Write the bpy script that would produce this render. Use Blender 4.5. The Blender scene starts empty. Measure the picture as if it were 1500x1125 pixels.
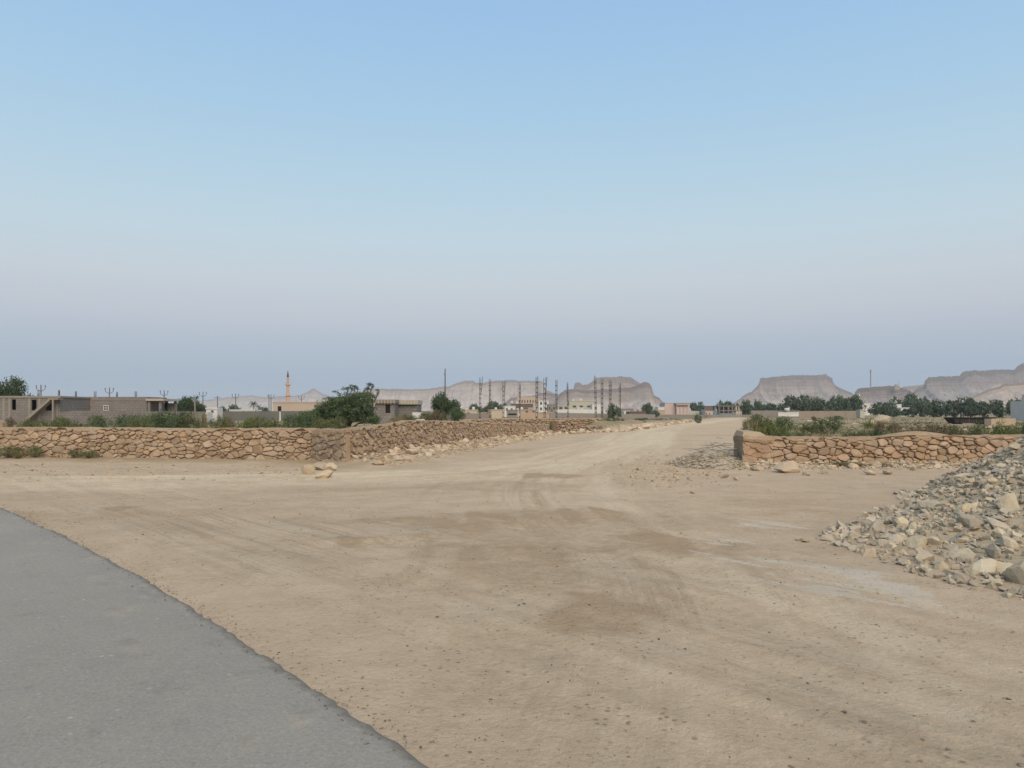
import bpy, bmesh, math, random
import numpy as np
from math import radians as R
SC = bpy.context.scene
COL = SC.collection

# ------------------------------------------------------------------ camera
F, CH, HY = 1126.0, 1.7, 605.0          # focal length and horizon row in photograph pixels, eye height in metres
cam = bpy.data.objects.new('camera', bpy.data.cameras.new('camera'))
COL.objects.link(cam); SC.camera = cam
cam.location = (0, 0, CH); cam.rotation_euler = (math.pi/2, 0, 0)
cam.data.sensor_width = 36; cam.data.lens = F/1500*36; cam.data.shift_y = (HY-562.5)/1500
cam.data.clip_start = 0.1; cam.data.clip_end = 60000

# ------------------------------------------------------------------ sky after sunset, light from the west behind the camera
world = bpy.data.worlds.new('World'); SC.world = world; world.use_nodes = True
nt = world.node_tree
bg = nt.nodes['Background']
SUN_EL = 40.0
sky = nt.nodes.new('ShaderNodeTexSky'); sky.sky_type = 'NISHITA'; sky.sun_disc = False
sky.sun_elevation = R(SUN_EL); sky.sun_rotation = R(163); sky.dust_density = 2.0; sky.ozone_density = 2.0
tc = nt.nodes.new('ShaderNodeTexCoord'); sx = nt.nodes.new('ShaderNodeSeparateXYZ')
nt.links.new(tc.outputs['Generated'], sx.inputs[0])
ramp = nt.nodes.new('ShaderNodeValToRGB'); cr = ramp.color_ramp
def s2l(c): return tuple(((v/255+0.055)/1.055)**2.4 if v > 10 else v/255/12.92 for v in c)
stops = [(0.0, (152, 172, 195)), (0.04, (158, 176, 199)), (0.08, (175, 187, 203)), (0.125, (196, 201, 211)), (0.165, (202, 211, 218)),
         (0.22, (197, 217, 227)), (0.29, (184, 213, 231)), (0.37, (170, 206, 234)), (0.47, (156, 196, 234)), (0.7, (163, 194, 225)), (1.0, (168, 195, 221))]
while len(cr.elements) < len(stops): cr.elements.new(0.5)
for e, (p, c) in zip(cr.elements, stops):
    e.position = p; e.color = (*s2l(c), 1)
nt.links.new(sx.outputs['Z'], ramp.inputs[0])
mixs = nt.nodes.new('ShaderNodeMixRGB'); mixs.inputs[0].default_value = 0.10      # twilight bands over the clear-air sky
nsc = nt.nodes.new('ShaderNodeVectorMath'); nsc.operation = 'SCALE'; nsc.inputs['Scale'].default_value = 0.10
nt.links.new(sky.outputs[0], nsc.inputs[0])
nt.links.new(ramp.outputs[0], mixs.inputs[1]); nt.links.new(nsc.outputs[0], mixs.inputs[2])
nt.links.new(mixs.outputs[0], bg.inputs[0]); bg.inputs[1].default_value = 0.47

sl = bpy.data.lights.new('sun', 'SUN'); sl.energy = 1.5; sl.angle = R(50); sl.color = (1.0, 0.82, 0.62)
sun = bpy.data.objects.new('sun', sl); COL.objects.link(sun)
sun.rotation_euler = (R(90-SUN_EL), 0, R(17))
SC.view_settings.view_transform = 'Standard'; SC.view_settings.look = 'None'
SC.view_settings.exposure = 1.13; SC.view_settings.gamma = 1.0
SC.cycles.use_denoising = True
SC.cycles.max_bounces = 6; SC.cycles.volume_bounces = 1; SC.cycles.transparent_max_bounces = 6

# ------------------------------------------------------------------ helpers
def P(px, py, Y): return ((px-750)*Y/F, Y, CH-(py-HY)*Y/F)
def G(px, py):
    Y = F*CH/(py-HY); return ((px-750)*Y/F, Y)
def X(px, Y): return (px-750)*Y/F
def Z(py, Y): return CH-(py-HY)*Y/F

def hash2(ix, iy, seed):
    n = (ix.astype(np.int64)*374761393 + iy.astype(np.int64)*668265263 + seed*1274126177) & 0xffffffff
    n = ((n ^ (n >> 13))*1103515245) & 0xffffffff
    n = ((n ^ (n >> 16))*2246822519) & 0xffffffff
    return ((n ^ (n >> 15)) & 0xffff)/65535.0
def vnoise(x, y, seed=0):
    x = np.asarray(x, float); y = np.asarray(y, float)
    x0 = np.floor(x); y0 = np.floor(y); fx = x-x0; fy = y-y0
    fx = fx*fx*(3-2*fx); fy = fy*fy*(3-2*fy)
    a = hash2(x0, y0, seed); b = hash2(x0+1, y0, seed); c = hash2(x0, y0+1, seed); d = hash2(x0+1, y0+1, seed)
    return (a+(b-a)*fx)*(1-fy)+(c+(d-c)*fx)*fy
def fbm(x, y, seed=0, o=4):
    s = 0; a = 0.5
    for k in range(o):
        s = s+a*vnoise(x*2**k, y*2**k, seed+k*17); a *= 0.5
    return s/(1-0.5**o)
def sstep(a, b, x):
    t = np.clip((x-a)/(b-a), 0, 1); return t*t*(3-2*t)

class MB:
    def __init__(s): s.v = []; s.f = []; s.r = []
    def add(s, vs, fs, rnd=0.0):
        o = len(s.v); s.v += [tuple(p) for p in vs]; s.f += [tuple(i+o for i in f) for f in fs]; s.r += [rnd]*len(vs)
    def box(s, x0, x1, y0, y1, z0, z1, rnd=0.0):
        s.add([(x0,y0,z0),(x1,y0,z0),(x1,y1,z0),(x0,y1,z0),(x0,y0,z1),(x1,y0,z1),(x1,y1,z1),(x0,y1,z1)],
              [(0,3,2,1),(4,5,6,7),(0,1,5,4),(1,2,6,5),(2,3,7,6),(3,0,4,7)], rnd)
    def tube(s, pts, rad, n=6, rnd=0.0):
        pts = [np.array(p, float) for p in pts]
        if not hasattr(rad, '__len__'): rad = [rad]*len(pts)
        vs = []; fs = []
        for i, p in enumerate(pts):
            d = pts[min(i+1, len(pts)-1)]-pts[max(i-1, 0)]; d /= (np.linalg.norm(d)+1e-9)
            a = np.cross(d, (0,0,1) if abs(d[2]) < .9 else (1,0,0)); a /= np.linalg.norm(a); b = np.cross(d, a)
            for k in range(n):
                t = 2*math.pi*k/n; vs.append(p+(a*math.cos(t)+b*math.sin(t))*rad[i])
        for i in range(len(pts)-1):
            for k in range(n):
                k2 = (k+1) % n; fs.append((i*n+k, i*n+k2, (i+1)*n+k2, (i+1)*n+k))
        fs.append(tuple(range(n-1, -1, -1))); fs.append(tuple((len(pts)-1)*n+k for k in range(n)))
        s.add(vs, fs, rnd)
    def lathe(s, prof, cx=0, cy=0, n=12, rnd=0.0):
        vs = []; fs = []
        for (r, z) in prof:
            for k in range(n):
                t = 2*math.pi*k/n; vs.append((cx+r*math.cos(t), cy+r*math.sin(t), z))
        for i in range(len(prof)-1):
            for k in range(n):
                k2 = (k+1) % n; fs.append((i*n+k, i*n+k2, (i+1)*n+k2, (i+1)*n+k))
        fs.append(tuple(range(n-1, -1, -1))); fs.append(tuple((len(prof)-1)*n+k for k in range(n)))
        s.add(vs, fs, rnd)
    def build(s, name, mat, parent=None, smooth=False, world=True):
        return mk(name, s.v, s.f, mat, parent, smooth, s.r, world)

def mesh_from(name, v, f, mat, smooth=False, r=None):
    me = bpy.data.meshes.new(name); me.from_pydata(v, [], f)
    if mat: me.materials.append(mat)
    if smooth: me.polygons.foreach_set('use_smooth', [True]*len(me.polygons))
    if r is not None and len(r) == len(me.vertices):
        a = me.attributes.new('rnd', 'FLOAT', 'POINT'); a.data.foreach_set('value', np.asarray(r, np.float32))
    me.update(); return me
def mk(name, v, f, mat, parent=None, smooth=False, r=None, world=True):
    if parent is not None and world:
        l = parent_origin(parent); v = [(p[0]-l[0], p[1]-l[1], p[2]-l[2]) for p in v]
    o = bpy.data.objects.new(name, mesh_from(name, v, f, mat, smooth, r)); COL.objects.link(o)
    if parent is not None: o.parent = parent
    return o
def parent_origin(p):
    l = np.array(p.location)
    while p.parent is not None: p = p.parent; l = l+np.array(p.location)
    return l
def link(name, me, loc, rot=(0,0,0), scale=(1,1,1), parent=None):
    o = bpy.data.objects.new(name, me); COL.objects.link(o)
    l = np.array(loc, float)
    if parent is not None: o.parent = parent; l = l-parent_origin(parent)
    o.location = l; o.rotation_euler = rot; o.scale = scale if hasattr(scale, '__len__') else (scale,)*3
    return o
def thing(name, label, cat, loc, group=None):
    o = bpy.data.objects.new(name, None); COL.objects.link(o); o.location = loc; o.empty_display_size = 0.2
    return tag(o, label, cat, group)
def tag(o, label, cat, group=None):
    o['label'] = label; o['category'] = cat
    if group: o['group'] = group
    return o

# ------------------------------------------------------------------ materials
def nmat(name):
    m = bpy.data.materials.new(name); m.use_nodes = True
    return m, m.node_tree, m.node_tree.nodes['Principled BSDF']
class NB:
    def __init__(s, t): s.t = t
    def n(s, ty, **kw):
        o = s.t.nodes.new(ty)
        for k, v in kw.items(): setattr(o, k, v)
        return o
    def l(s, a, b): s.t.links.new(a, b)
    def noise(s, scale, vec=None, detail=5, rough=0.6):
        o = s.n('ShaderNodeTexNoise'); o.inputs['Scale'].default_value = scale; o.inputs['Detail'].default_value = detail
        o.inputs['Roughness'].default_value = rough
        if vec is not None: s.l(vec, o.inputs['Vector'])
        return o.outputs['Fac']
    def rng(s, v, a, b, c=0.0, d=1.0):
        o = s.n('ShaderNodeMapRange'); s.l(v, o.inputs[0])
        for i, q in zip((1,2,3,4), (a,b,c,d)): o.inputs[i].default_value = q
        return o.outputs[0]
    def math(s, op, a, b=None):
        o = s.n('ShaderNodeMath', operation=op)
        for i, q in enumerate((a, b)):
            if q is None: continue
            if isinstance(q, (int, float)): o.inputs[i].default_value = q
            else: s.l(q, o.inputs[i])
        return o.outputs[0]
    def mix(s, f, a, b, mode='MIX'):
        o = s.n('ShaderNodeMixRGB', blend_type=mode)
        for i, q in enumerate((f, a, b)):
            if isinstance(q, (int, float)): o.inputs[i].default_value = q
            elif isinstance(q, tuple): o.inputs[i].default_value = (*q[:3], 1)
            else: s.l(q, o.inputs[i])
        return o.outputs[0]
    def bump(s, h, dist, strength=1.0):
        o = s.n('ShaderNodeBump'); o.inputs['Distance'].default_value = dist; o.inputs['Strength'].default_value = strength
        s.l(h, o.inputs['Height']); return o.outputs[0]
    def pos(s): return s.n('ShaderNodeNewGeometry').outputs['Position']
    def attr(s, name): return s.n('ShaderNodeAttribute', attribute_name=name)
    def rnd(s):
        a = s.n('ShaderNodeObjectInfo').outputs['Random']; b = s.attr('rnd').outputs['Fac']
        return s.math('FRACT', s.math('ADD', a, b))
    def vscale(s, v, sc):
        o = s.n('ShaderNodeVectorMath', operation='MULTIPLY'); s.l(v, o.inputs[0]); o.inputs[1].default_value = sc; return o.outputs[0]

def surf(name, c1, c2, scale=3.0, bump=0.01, bscale=20.0, rough=0.95, var=0.0, c3=None, spec=0.15, block=False):
    """two-tone weathered surface with fine relief; var = lightness change from object to object / piece to piece"""
    m, t, p = nmat(name); b = NB(t); ps = b.pos()
    n1 = b.rng(b.noise(scale, ps, 6, .65), .3, .7)
    c = b.mix(n1, c1, c2)
    if c3:
        n2 = b.rng(b.noise(scale*.37, ps, 4), .52, .72); c = b.mix(n2, c, c3)
    if block:                                        # block courses, joints a little darker
        sp = b.n('ShaderNodeSeparateXYZ'); b.l(ps, sp.inputs[0]); cb = b.n('ShaderNodeCombineXYZ'); b.l(b.math('ADD', sp.outputs[0], sp.outputs[1]), cb.inputs[0]); b.l(sp.outputs[2], cb.inputs[1])
        bk = b.n('ShaderNodeTexBrick'); b.l(cb.outputs[0], bk.inputs['Vector']); bk.inputs['Scale'].default_value = 1.0; bk.inputs['Brick Width'].default_value = .6; bk.inputs['Row Height'].default_value = .42; bk.inputs['Mortar Size'].default_value = .045
        bk.inputs['Color1'].default_value = (1,1,1,1); bk.inputs['Color2'].default_value = (.86,.85,.84,1); bk.inputs['Mortar'].default_value = (.72,.70,.68,1); c = b.mix(1.0, c, bk.outputs['Color'], 'MULTIPLY')
    if var:
        r = b.rnd(); v = b.rng(r, 0, 1, 1-var, 1+var)
        h = b.n('ShaderNodeHueSaturation'); b.l(v, h.inputs['Value']); b.l(c, h.inputs['Color'])
        r2 = b.math('FRACT', b.math('MULTIPLY', r, 7.31)); b.l(b.rng(r2, 0, 1, .497, .503), h.inputs['Hue'])
        r3 = b.math('FRACT', b.math('MULTIPLY', r, 13.7)); b.l(b.rng(r3, 0, 1, .85, 1.08), h.inputs['Saturation'])
        c = h.outputs[0]
    b.l(c, p.inputs['Base Color']); p.inputs['Roughness'].default_value = rough; p.inputs['Specular IOR Level'].default_value = spec
    if bump: b.l(b.bump(b.noise(bscale, ps, 6, .7), bump), p.inputs['Normal'])
    return m

def leafmat(name, c1, c2, var=.35):
    m, t, p = nmat(name); b = NB(t)
    r = b.rnd(); n = b.noise(.8, b.pos(), 3)
    c = b.mix(b.rng(n, .35, .65), c1, c2)
    h = b.n('ShaderNodeHueSaturation'); b.l(c, h.inputs['Color']); b.l(b.rng(r, 0, 1, 1-var, 1+var), h.inputs['Value'])
    b.l(h.outputs[0], p.inputs['Base Color']); p.inputs['Roughness'].default_value = .8; p.inputs['Specular IOR Level'].default_value = .2
    return m

M = {}
M['stone'] = surf('wall_stone', (.385,.283,.19), (.31,.222,.146), 5, .014, 26, var=.18, c3=(.42,.32,.22))
M['stone_r'] = surf('wall_stone_ochre', (.385,.275,.182), (.30,.212,.14), 5, .014, 26, var=.18, c3=(.41,.315,.215))
M['core'] = surf('mud_mortar', (.25,.165,.105), (.20,.13,.085), 4, .02, 18)
M['mud'] = surf('dry_mud_render', (.36,.265,.175), (.30,.215,.14), 3.5, .05, 9, c3=(.39,.305,.21))
M['mudgrey'] = surf('grey_mud_render', (.36,.265,.175), (.295,.21,.14), 3.5, .06, 8)
M['stone_g'] = surf('greyed_stone', (.355,.27,.185), (.295,.22,.15), 5, .02, 20, var=.13)
M['stone_m'] = surf('mud_daubed_stone', (.40,.265,.165), (.33,.215,.135), 4, .03, 14, var=.10, c3=(.44,.33,.22))
M['rubble'] = surf('pale_rubble', (.485,.39,.272), (.41,.32,.22), 5, .03, 16, var=.17, c3=(.52,.43,.32))
M['grey_rock'] = surf('crushed_rock', (.44,.375,.28), (.36,.305,.228), 7, .02, 22, var=.22, c3=(.48,.42,.30))
M['yellow_rock'] = surf('limestone_boulder', (.53,.45,.31), (.44,.37,.255), 6, .03, 14, var=.16, c3=(.56,.50,.39))
M['grey_fill'] = surf('grey_spoil', (.45,.375,.27), (.375,.31,.22), 7, .03, 18, var=.18)
M['gravel'] = surf('gravel_fines', (.50,.40,.27), (.42,.335,.225), 9, .04, 18, c3=(.42,.37,.27))
M['clod'] = surf('earth_clod', (.42,.315,.20), (.34,.25,.155), 7, .01, 30, var=.2)
M['pebble'] = surf('pebble', (.22,.185,.145), (.15,.125,.10), 9, .004, 60, var=.45)
M['concrete'] = surf('raw_block', (.225,.208,.192), (.19,.175,.162), .8, .01, 10, c3=(.25,.225,.20), block=True)
M['concrete2'] = surf('raw_concrete', (.28,.25,.21), (.235,.21,.175), .8, .01, 10)
M['greywall'] = surf('grey_wall', (.25,.225,.20), (.21,.19,.17), .6, .01, 10)
M['greenwall'] = surf('dark_sheet_fence', (.12,.125,.115), (.155,.15,.13), .4, 0, 10)
M['white'] = surf('white_paint', (.60,.59,.56), (.53,.52,.49), .5, 0, 10)
M['offwhite'] = surf('greyed_white_paint', (.52,.51,.48), (.46,.45,.42), .5, 0, 10)
M['cream'] = surf('cream_paint', (.47,.395,.30), (.42,.35,.265), .5, 0, 10)
M['beige'] = surf('beige_plaster', (.43,.355,.28), (.40,.325,.255), .3, 0, 10)
M['pink'] = surf('pink_paint', (.49,.395,.36), (.45,.36,.325), .4, 0, 10)
M['tan'] = surf('tan_plaster', (.42,.33,.23), (.38,.29,.21), .4, 0, 10)
M['dull'] = surf('dull_block', (.31,.255,.20), (.27,.22,.175), .5, 0, 10)
M['mint'] = surf('pale_green_plaster', (.42,.40,.32), (.38,.37,.30), .4, 0, 10)
M['bluegrey'] = surf('blue_grey_metal', (.17,.21,.24), (.14,.18,.21), .6, 0, 10)
M['brown'] = surf('brown_roof', (.16,.125,.10), (.13,.10,.085), .6, 0, 10)
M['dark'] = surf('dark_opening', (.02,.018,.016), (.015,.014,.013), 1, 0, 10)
M['glass'] = surf('dull_window', (.06,.065,.07), (.05,.055,.06), 1, 0, 10, rough=.3, spec=.5)
M['rust'] = surf('rusty_steel', (.10,.08,.07), (.065,.055,.05), 3, 0, 10, var=.2)
M['pole'] = surf('pole_grey', (.16,.155,.15), (.13,.125,.12), 1, 0, 10)
M['minaret'] = surf('minaret_tan', (.58,.36,.22), (.52,.32,.20), .5, 0, 10)
M['black'] = surf('black_paint', (.015,.015,.017), (.02,.02,.02), 2, 0, 10, rough=.5)
M['skip'] = surf('dark_steel', (.055,.045,.047), (.035,.03,.033), 1, 0, 10)
M['bark'] = surf('bark', (.16,.12,.085), (.11,.085,.06), 6, .01, 30)
M['twig'] = surf('dry_twig', (.32,.26,.19), (.24,.20,.15), 6, 0, 30, var=.25)
M['greytwig'] = surf('grey_twig', (.33,.315,.27), (.26,.25,.22), 6, 0, 30, var=.25)
M['leaf_dark'] = leafmat('dark_leaf', (.045,.072,.034), (.070,.098,.045))
M['leaf_mesq'] = leafmat('feathery_leaf', (.060,.092,.042), (.092,.125,.056))
M['leaf_mid'] = leafmat('scrub_leaf', (.085,.105,.042), (.12,.13,.055))
M['leaf_scrub'] = leafmat('field_scrub_leaf', (.105,.115,.05), (.17,.15,.075), .4)
M['leaf_yellow'] = leafmat('dry_grass', (.20,.17,.075), (.14,.135,.055))
M['leaf_green'] = leafmat('fresh_scrub', (.085,.115,.035), (.125,.145,.045))
M['leaf_brown'] = leafmat('brown_scrub', (.135,.105,.06), (.10,.085,.05))
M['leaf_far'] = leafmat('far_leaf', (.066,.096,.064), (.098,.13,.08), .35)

# ------------------------------------------------------------------ terrain
A0, A1 = np.array((-0.36, 3.68)), np.array((-9.3, 13.97))           # asphalt edge line
AD = (A1-A0)/np.linalg.norm(A1-A0); AN = np.array((AD[1], -AD[0]))   # along the road, and across it towards the dirt
def road_uv(x, y):
    dx = x-A0[0]; dy = y-A0[1]; return dx*AD[0]+dy*AD[1], dx*AN[0]+dy*AN[1]
def edge_wobble(u):
    return .17*np.clip(1-((u-6.8)/6.8)**2, -1.5, 1)+0.10*(fbm(u*.45, u*0+3.3, 5, 3)-.5)+0.07*(fbm(u*2.6, u*0+9.1, 8, 3)-.5)+.035*(vnoise(u*11, u*0+1.7, 9)-.5)
def catmull(pts, n=40):
    pts = [np.array(p, float) for p in pts]; pts = [2*pts[0]-pts[1]]+pts+[2*pts[-1]-pts[-2]]; out = []
    for i in range(1, len(pts)-2):
        for t in np.linspace(0, 1, n, endpoint=False):
            a, b, c, d = pts[i-1:i+3]
            out.append(.5*((2*b)+(c-a)*t+(2*a-5*b+4*c-d)*t*t+(3*b-a-3*c+d)*t**3))
    out.append(pts[-2]); return np.array(out)
def path_uv(x, y, line):
    """distance along and signed distance across a curved track, for flat arrays"""
    seg = line[1:]-line[:-1]; sl_ = np.linalg.norm(seg, axis=1); cum = np.concatenate([[0], np.cumsum(sl_)])
    best = np.full(x.shape, 1e18); u = np.zeros_like(x); v = np.zeros_like(x)
    for i in range(len(seg)):
        d = seg[i]/sl_[i]; px = x-line[i,0]; py = y-line[i,1]
        t = np.clip(px*d[0]+py*d[1], 0, sl_[i]); qx = px-t*d[0]; qy = py-t*d[1]; q = qx*qx+qy*qy
        m = q < best; best = np.where(m, q, best); u = np.where(m, cum[i]+t, u)
        v = np.where(m, np.sqrt(q)*np.sign(px*d[1]-py*d[0]), v)
    return u, v
T1 = catmull([(-40,16.5),(-14,18.7),(-4.6,20.3),(.2,24.5),(5.5,40),(19.5,95),(58,205),(80,275),(110,380)], 10)
T2 = catmull([(-3,-6),(.3,2),(1.3,6),(1.4,9.5),(.9,13.5),(.9,19),(2.6,29),(7,46),(13,70),(20,95)], 8)
T3 = catmull([(9,-3),(5,3.2),(3.0,7.0),(2.0,10.5),(2.2,15),(3.8,24),(7.5,40)], 8)

# edges of the bare dirt
LW0, LW1 = np.array((-20.4, 28.3)), np.array((-6.75, 26.5))          # left wall front
SW0, SW1 = np.array((-5.4, 24.9)), np.array((2.87, 59.8))            # wall along the track
RW0, RW1 = np.array((7.26, 24.2)), np.array((21.0, 24.9))            # right wall front
DIRT = [(-60,-60),(-60,34),(-20.5,28.6),(-6.75,26.7),(-5.5,25.1),(2.87,60),(8.4,72),(33,150),(72,275),(104,378),(116,372),(86,265),(37,110),(21.5,62),(9.5,31),(7.4,24.5),(21,25.1),(70,30),(70,-60)]
def inside(x, y, poly):
    r = np.zeros(x.shape, bool); n = len(poly); j = n-1
    for i in range(n):
        xi, yi = poly[i]; xj, yj = poly[j]
        c = ((yi > y) != (yj > y)) & (x < (xj-xi)*(y-yi)/((yj-yi) if yj != yi else 1e-9)+xi)
        r ^= c; j = i
    return r
def grade(a, b, d0, g):
    out = [a]; d = d0
    while out[-1] < b: out.append(out[-1]+d); d *= g
    return out
def axis(lo, f0, f1, hi, d, g):
    mid = list(np.arange(f0, f1, d)); r = grade(mid[-1]+d, hi, d*1.1, g); l = [-q for q in grade(-f0+d, -lo, d*1.1, g)][::-1]
    return np.array(l+mid+r)
xs = axis(-7000, -11, 11, 7000, .075, 1.06)
ys = axis(-2500, 2.6, 30, 9000, .075, 1.035)
GX, GY = np.meshgrid(xs, ys); gx = GX.ravel(); gy = GY.ravel()
dirt = inside(gx, gy, DIRT)
ru, rv = road_uv(gx, gy)
u1, v1 = path_uv(gx, gy, T1); u2, v2 = path_uv(gx, gy, T2); u3, v3 = path_uv(gx, gy, T3)
near = sstep(400, 120, np.hypot(gx, gy))
nearest = sstep(40, 25, np.hypot(gx, gy))
def streak(u, v, seed, fu=.10, fv=2.6): return fbm(u*fu, v*fv, seed, 4)
w1 = sstep(3.4, 1.2, np.abs(v1)); w2 = sstep(2.6, .8, np.abs(v2)); w3 = sstep(2.2, .6, np.abs(v3))
wr = sstep(0.1, 1.2, rv)*sstep(7.5, 3.0, rv)*sstep(-6, -1.0, -gx*0+ -ru*0 + 3.0 - np.abs(ru+1)*.18)
# heights
hz = (fbm(gx*.12, gy*.12, 3)-.5)*.14*near + (fbm(gx*.8, gy*.8, 4)-.5)*.05*nearest
hz += (streak(u1, v1, 21)-.5)*.09*w1*near + (streak(u2, v2, 22, .2, 3)-.5)*.06*w2*nearest + (streak(ru, rv, 23, .3, 4.5)-.5)*.05*wr*nearest
hz += (streak(u3, v3, 24, .2, 3)-.5)*.05*w3*nearest
def ridge(px, py, x1, y1, hgt, wid, seed):
    """a low soft bank of loose sand ploughed up by wheels, between two ground points"""
    p0 = np.array(G(px, py)); p1 = np.array(G(x1, y1)); L = np.linalg.norm(p1-p0); d = (p1-p0)/L
    u = (gx-p0[0])*d[0]+(gy-p0[1])*d[1]; v = (gx-p0[0])*-d[1]+(gy-p0[1])*d[0]
    v = v+(fbm(u*1.1, u*0, seed, 2)-.5)*.8
    e = sstep(-.35, .5, u)*sstep(L+.35, L-.5, u)
    return hgt*np.exp(-(v/wid)**2)*e*(.45+1.1*vnoise(u*1.7, v*2, seed+1)), np.exp(-(v/(wid*1.5))**2)*e
rb = 0
for a in ((440,792,600,796,.085,.20,31),(535,765,720,776,.075,.22,32),(690,768,905,752,.085,.42,33),(660,815,830,822,.06,.26,34),
          (150,748,215,746,.05,.25,35),(760,697,850,699,.05,.35,36),(930,790,1080,806,.06,.3,37),(860,890,930,915,.03,.25,38)):
    h_, m_ = ridge(*a); hz += h_*.8*(.25+.95*fbm(gx*4, gy*4, 40))*(.5+.7*streak(u2, v2, 41, .4, 3.5)); rb = np.maximum(rb, m_)
# field bunds, seen as pale low lines
fieldm = (~dirt) & (gy > 26)
def bund(y0, sl_, x0, x1, h_, w_):
    return h_*np.exp(-((gy-y0-sl_*gx)/w_)**2)*sstep(x0-2, x0+2, gx)*sstep(x1+2, x1-2, gx)
for b_ in ((36,-.05,12,40,.25,.7),(47,.02,16,70,.28,.8),(66,.03,25,120,.3,1.0),(92,.0,34,160,.35,1.3),(130,.02,50,220,.4,2),
           (38,.0,-40,-10,.25,.7),(58,-.05,-60,-6,.3,.9),(84,.05,-90,2,.35,1.2)):
    hz += bund(*b_)*fieldm
hz += np.where(fieldm, (fbm(gx*.5, gy*.5, 51)-.5)*.22*near, 0)
# banks at the foot of the walls
def seg_d(p0, p1):
    d = p1-p0; L = np.linalg.norm(d); d = d/L; u = (gx-p0[0])*d[0]+(gy-p0[1])*d[1]; v = (gx-p0[0])*d[1]-(gy-p0[1])*d[0]
    return u/L, v
for p0, p1, hh, ww in ((LW0, LW1, .10, .9), (SW0, SW1, .30, 1.1), (RW0, RW1, .14, 1.0)):
    t_, d_ = seg_d(p0, p1)
    hz += hh*np.exp(-(np.clip(d_, 0, 9)/ww)**1.6)*sstep(-.03, .03, t_)*sstep(1.03, .97, t_)*(d_ > -1)*(.5+.8*fbm(gx*1.3, gy*1.3, 61))
# bank of spoil along the far left side of the track
B0, B1 = np.array((8.6,72.5)), np.array((34.,152.))
t_, d_ = seg_d(B0, B1)
hz += (.95-.45*np.clip(t_, 0, 1))*np.exp(-((d_+1.2)/1.3)**2)*sstep(-.01, .04, t_)*sstep(1.25, .8, t_)*(.7+.5*fbm(gx*.6, gy*.6, 62))
bankm = np.exp(-((d_+1.0)/1.9)**2)*sstep(-.03, .03, t_)*sstep(1.3, .9, t_)
t2_, d2_ = seg_d(np.array((8.2,27.)), np.array((24.,66.)))
hz += .45*np.exp(-((d2_-.6)/.9)**2)*sstep(-.02, .05, t2_)*sstep(1.1, .8, t2_)*(.6+.6*fbm(gx*.8, gy*.8, 63))
# dirt runs up to the broken asphalt edge a little higher than the lane, the bed lies under the asphalt
edge = rv-edge_wobble(ru)
und = sstep(-.30, -.50, edge)
hz = hz*sstep(-.3, .8, edge) + .012*sstep(-.2, .15, edge)
hz = hz*(1-und)-.10*und
# coloured masks: pale compacted track, brown loose sand, white caliche, field soil
pale = np.clip(w1*(.4+1.3*sstep(.42, .66, streak(u1, v1, 71, .06, 1.1)))+.5*w2*sstep(.5, .68, streak(u2, v2, 72, .12, 2.2))+.30*wr*sstep(.52, .7, streak(ru, rv, 73, .16, 4.5))+.45*w3*sstep(.5, .7, streak(u3, v3, 77, .15, 2.5)), 0, 1)
pale = pale*(1-.8*rb)
wx, wy = G(1190, 850)
du = (gx-wx)*AD[0]+(gy-wy)*AD[1]; dv = (gx-wx)*AN[0]+(gy-wy)*AN[1]
wmask = sstep(1.0, .35, np.hypot(du/2.1, dv/1.05))
wx2, wy2 = G(1035, 797)
w2m = sstep(1.0, .3, np.hypot((gx-wx2)/.9, (gy-wy2)/.45))
wx3, wy3 = G(1120, 765)
w3m = sstep(1.0, .2, np.hypot((gx-wx3)/1.6, (gy-wy3)/.9))*.6
white = np.clip(np.maximum(np.maximum(wmask, w2m), w3m)*1.3*sstep(.44, .66, fbm(du*1.3, dv*4.2, 74, 6)), 0, 1)*.8
brown = np.clip(1.9*rb*(.2+1.1*fbm(gx*3, gy*3, 75))*(.15+1.5*sstep(.35, .62, streak(u2, v2, 79, .25, 3.2)))+.35*sstep(.52, .7, fbm(gx*.35, gy*.55, 76))*nearest+.5*(1-w1)*sstep(.55,.75,fbm(gx*.2,gy*.4,78)), 0, 1)
bx, by = G(890, 895)
brown = np.maximum(brown, sstep(1, .2, np.hypot(((gx-bx)*AD[0]+(gy-by)*AD[1])/1.1, ((gx-bx)*AN[0]+(gy-by)*AN[1])/.5))*1.3*sstep(.35, .62, streak(ru, rv, 88, .15, 4.0)))
brown = np.maximum(brown, bankm*.9*near)
soil = np.where(dirt, 0, 1.0)*1.0
walld = np.minimum.reduce([np.abs(seg_d(p0, p1)[1])+50*np.clip(np.abs(seg_d(p0, p1)[0]-.5)-.52, 0, 9) for p0, p1 in ((LW0,LW1),(SW0,SW1),(RW0,RW1))])
soil = np.maximum(soil, .45*sstep(1.6, .3, walld))
verts = np.stack([gx, gy, hz], 1)
ny, nx = GX.shape
idx = np.arange(nx*ny).reshape(ny, nx)
quads = np.stack([idx[:-1,:-1].ravel(), idx[:-1,1:].ravel(), idx[1:,1:].ravel(), idx[1:,:-1].ravel()], 1)
fd = dirt[quads[:,0]]
masks = np.stack([pale, brown, white, soil], 1).astype(np.float32)
tvec = np.stack([ru*.10, rv*2.6, 0*gx], 1).astype(np.float32)
tvec2 = np.stack([u2*.10, v2*2.3, 0*gx], 1).astype(np.float32)
tvec1 = np.stack([u1*.10, v1*3.2, 0*gx], 1).astype(np.float32)
brk_ = lambda s: sstep(.38, .62, fbm(gx*.45, gy*.45, s, 3))
def wheel(u, v, s):                                # a few separate wheel marks rather than an even comb
    return sstep(.50, .60, vnoise(u*.05, v*1.5, s))*sstep(.25, .5, fbm(u*.25, v*.8, s+1, 3))
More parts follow.
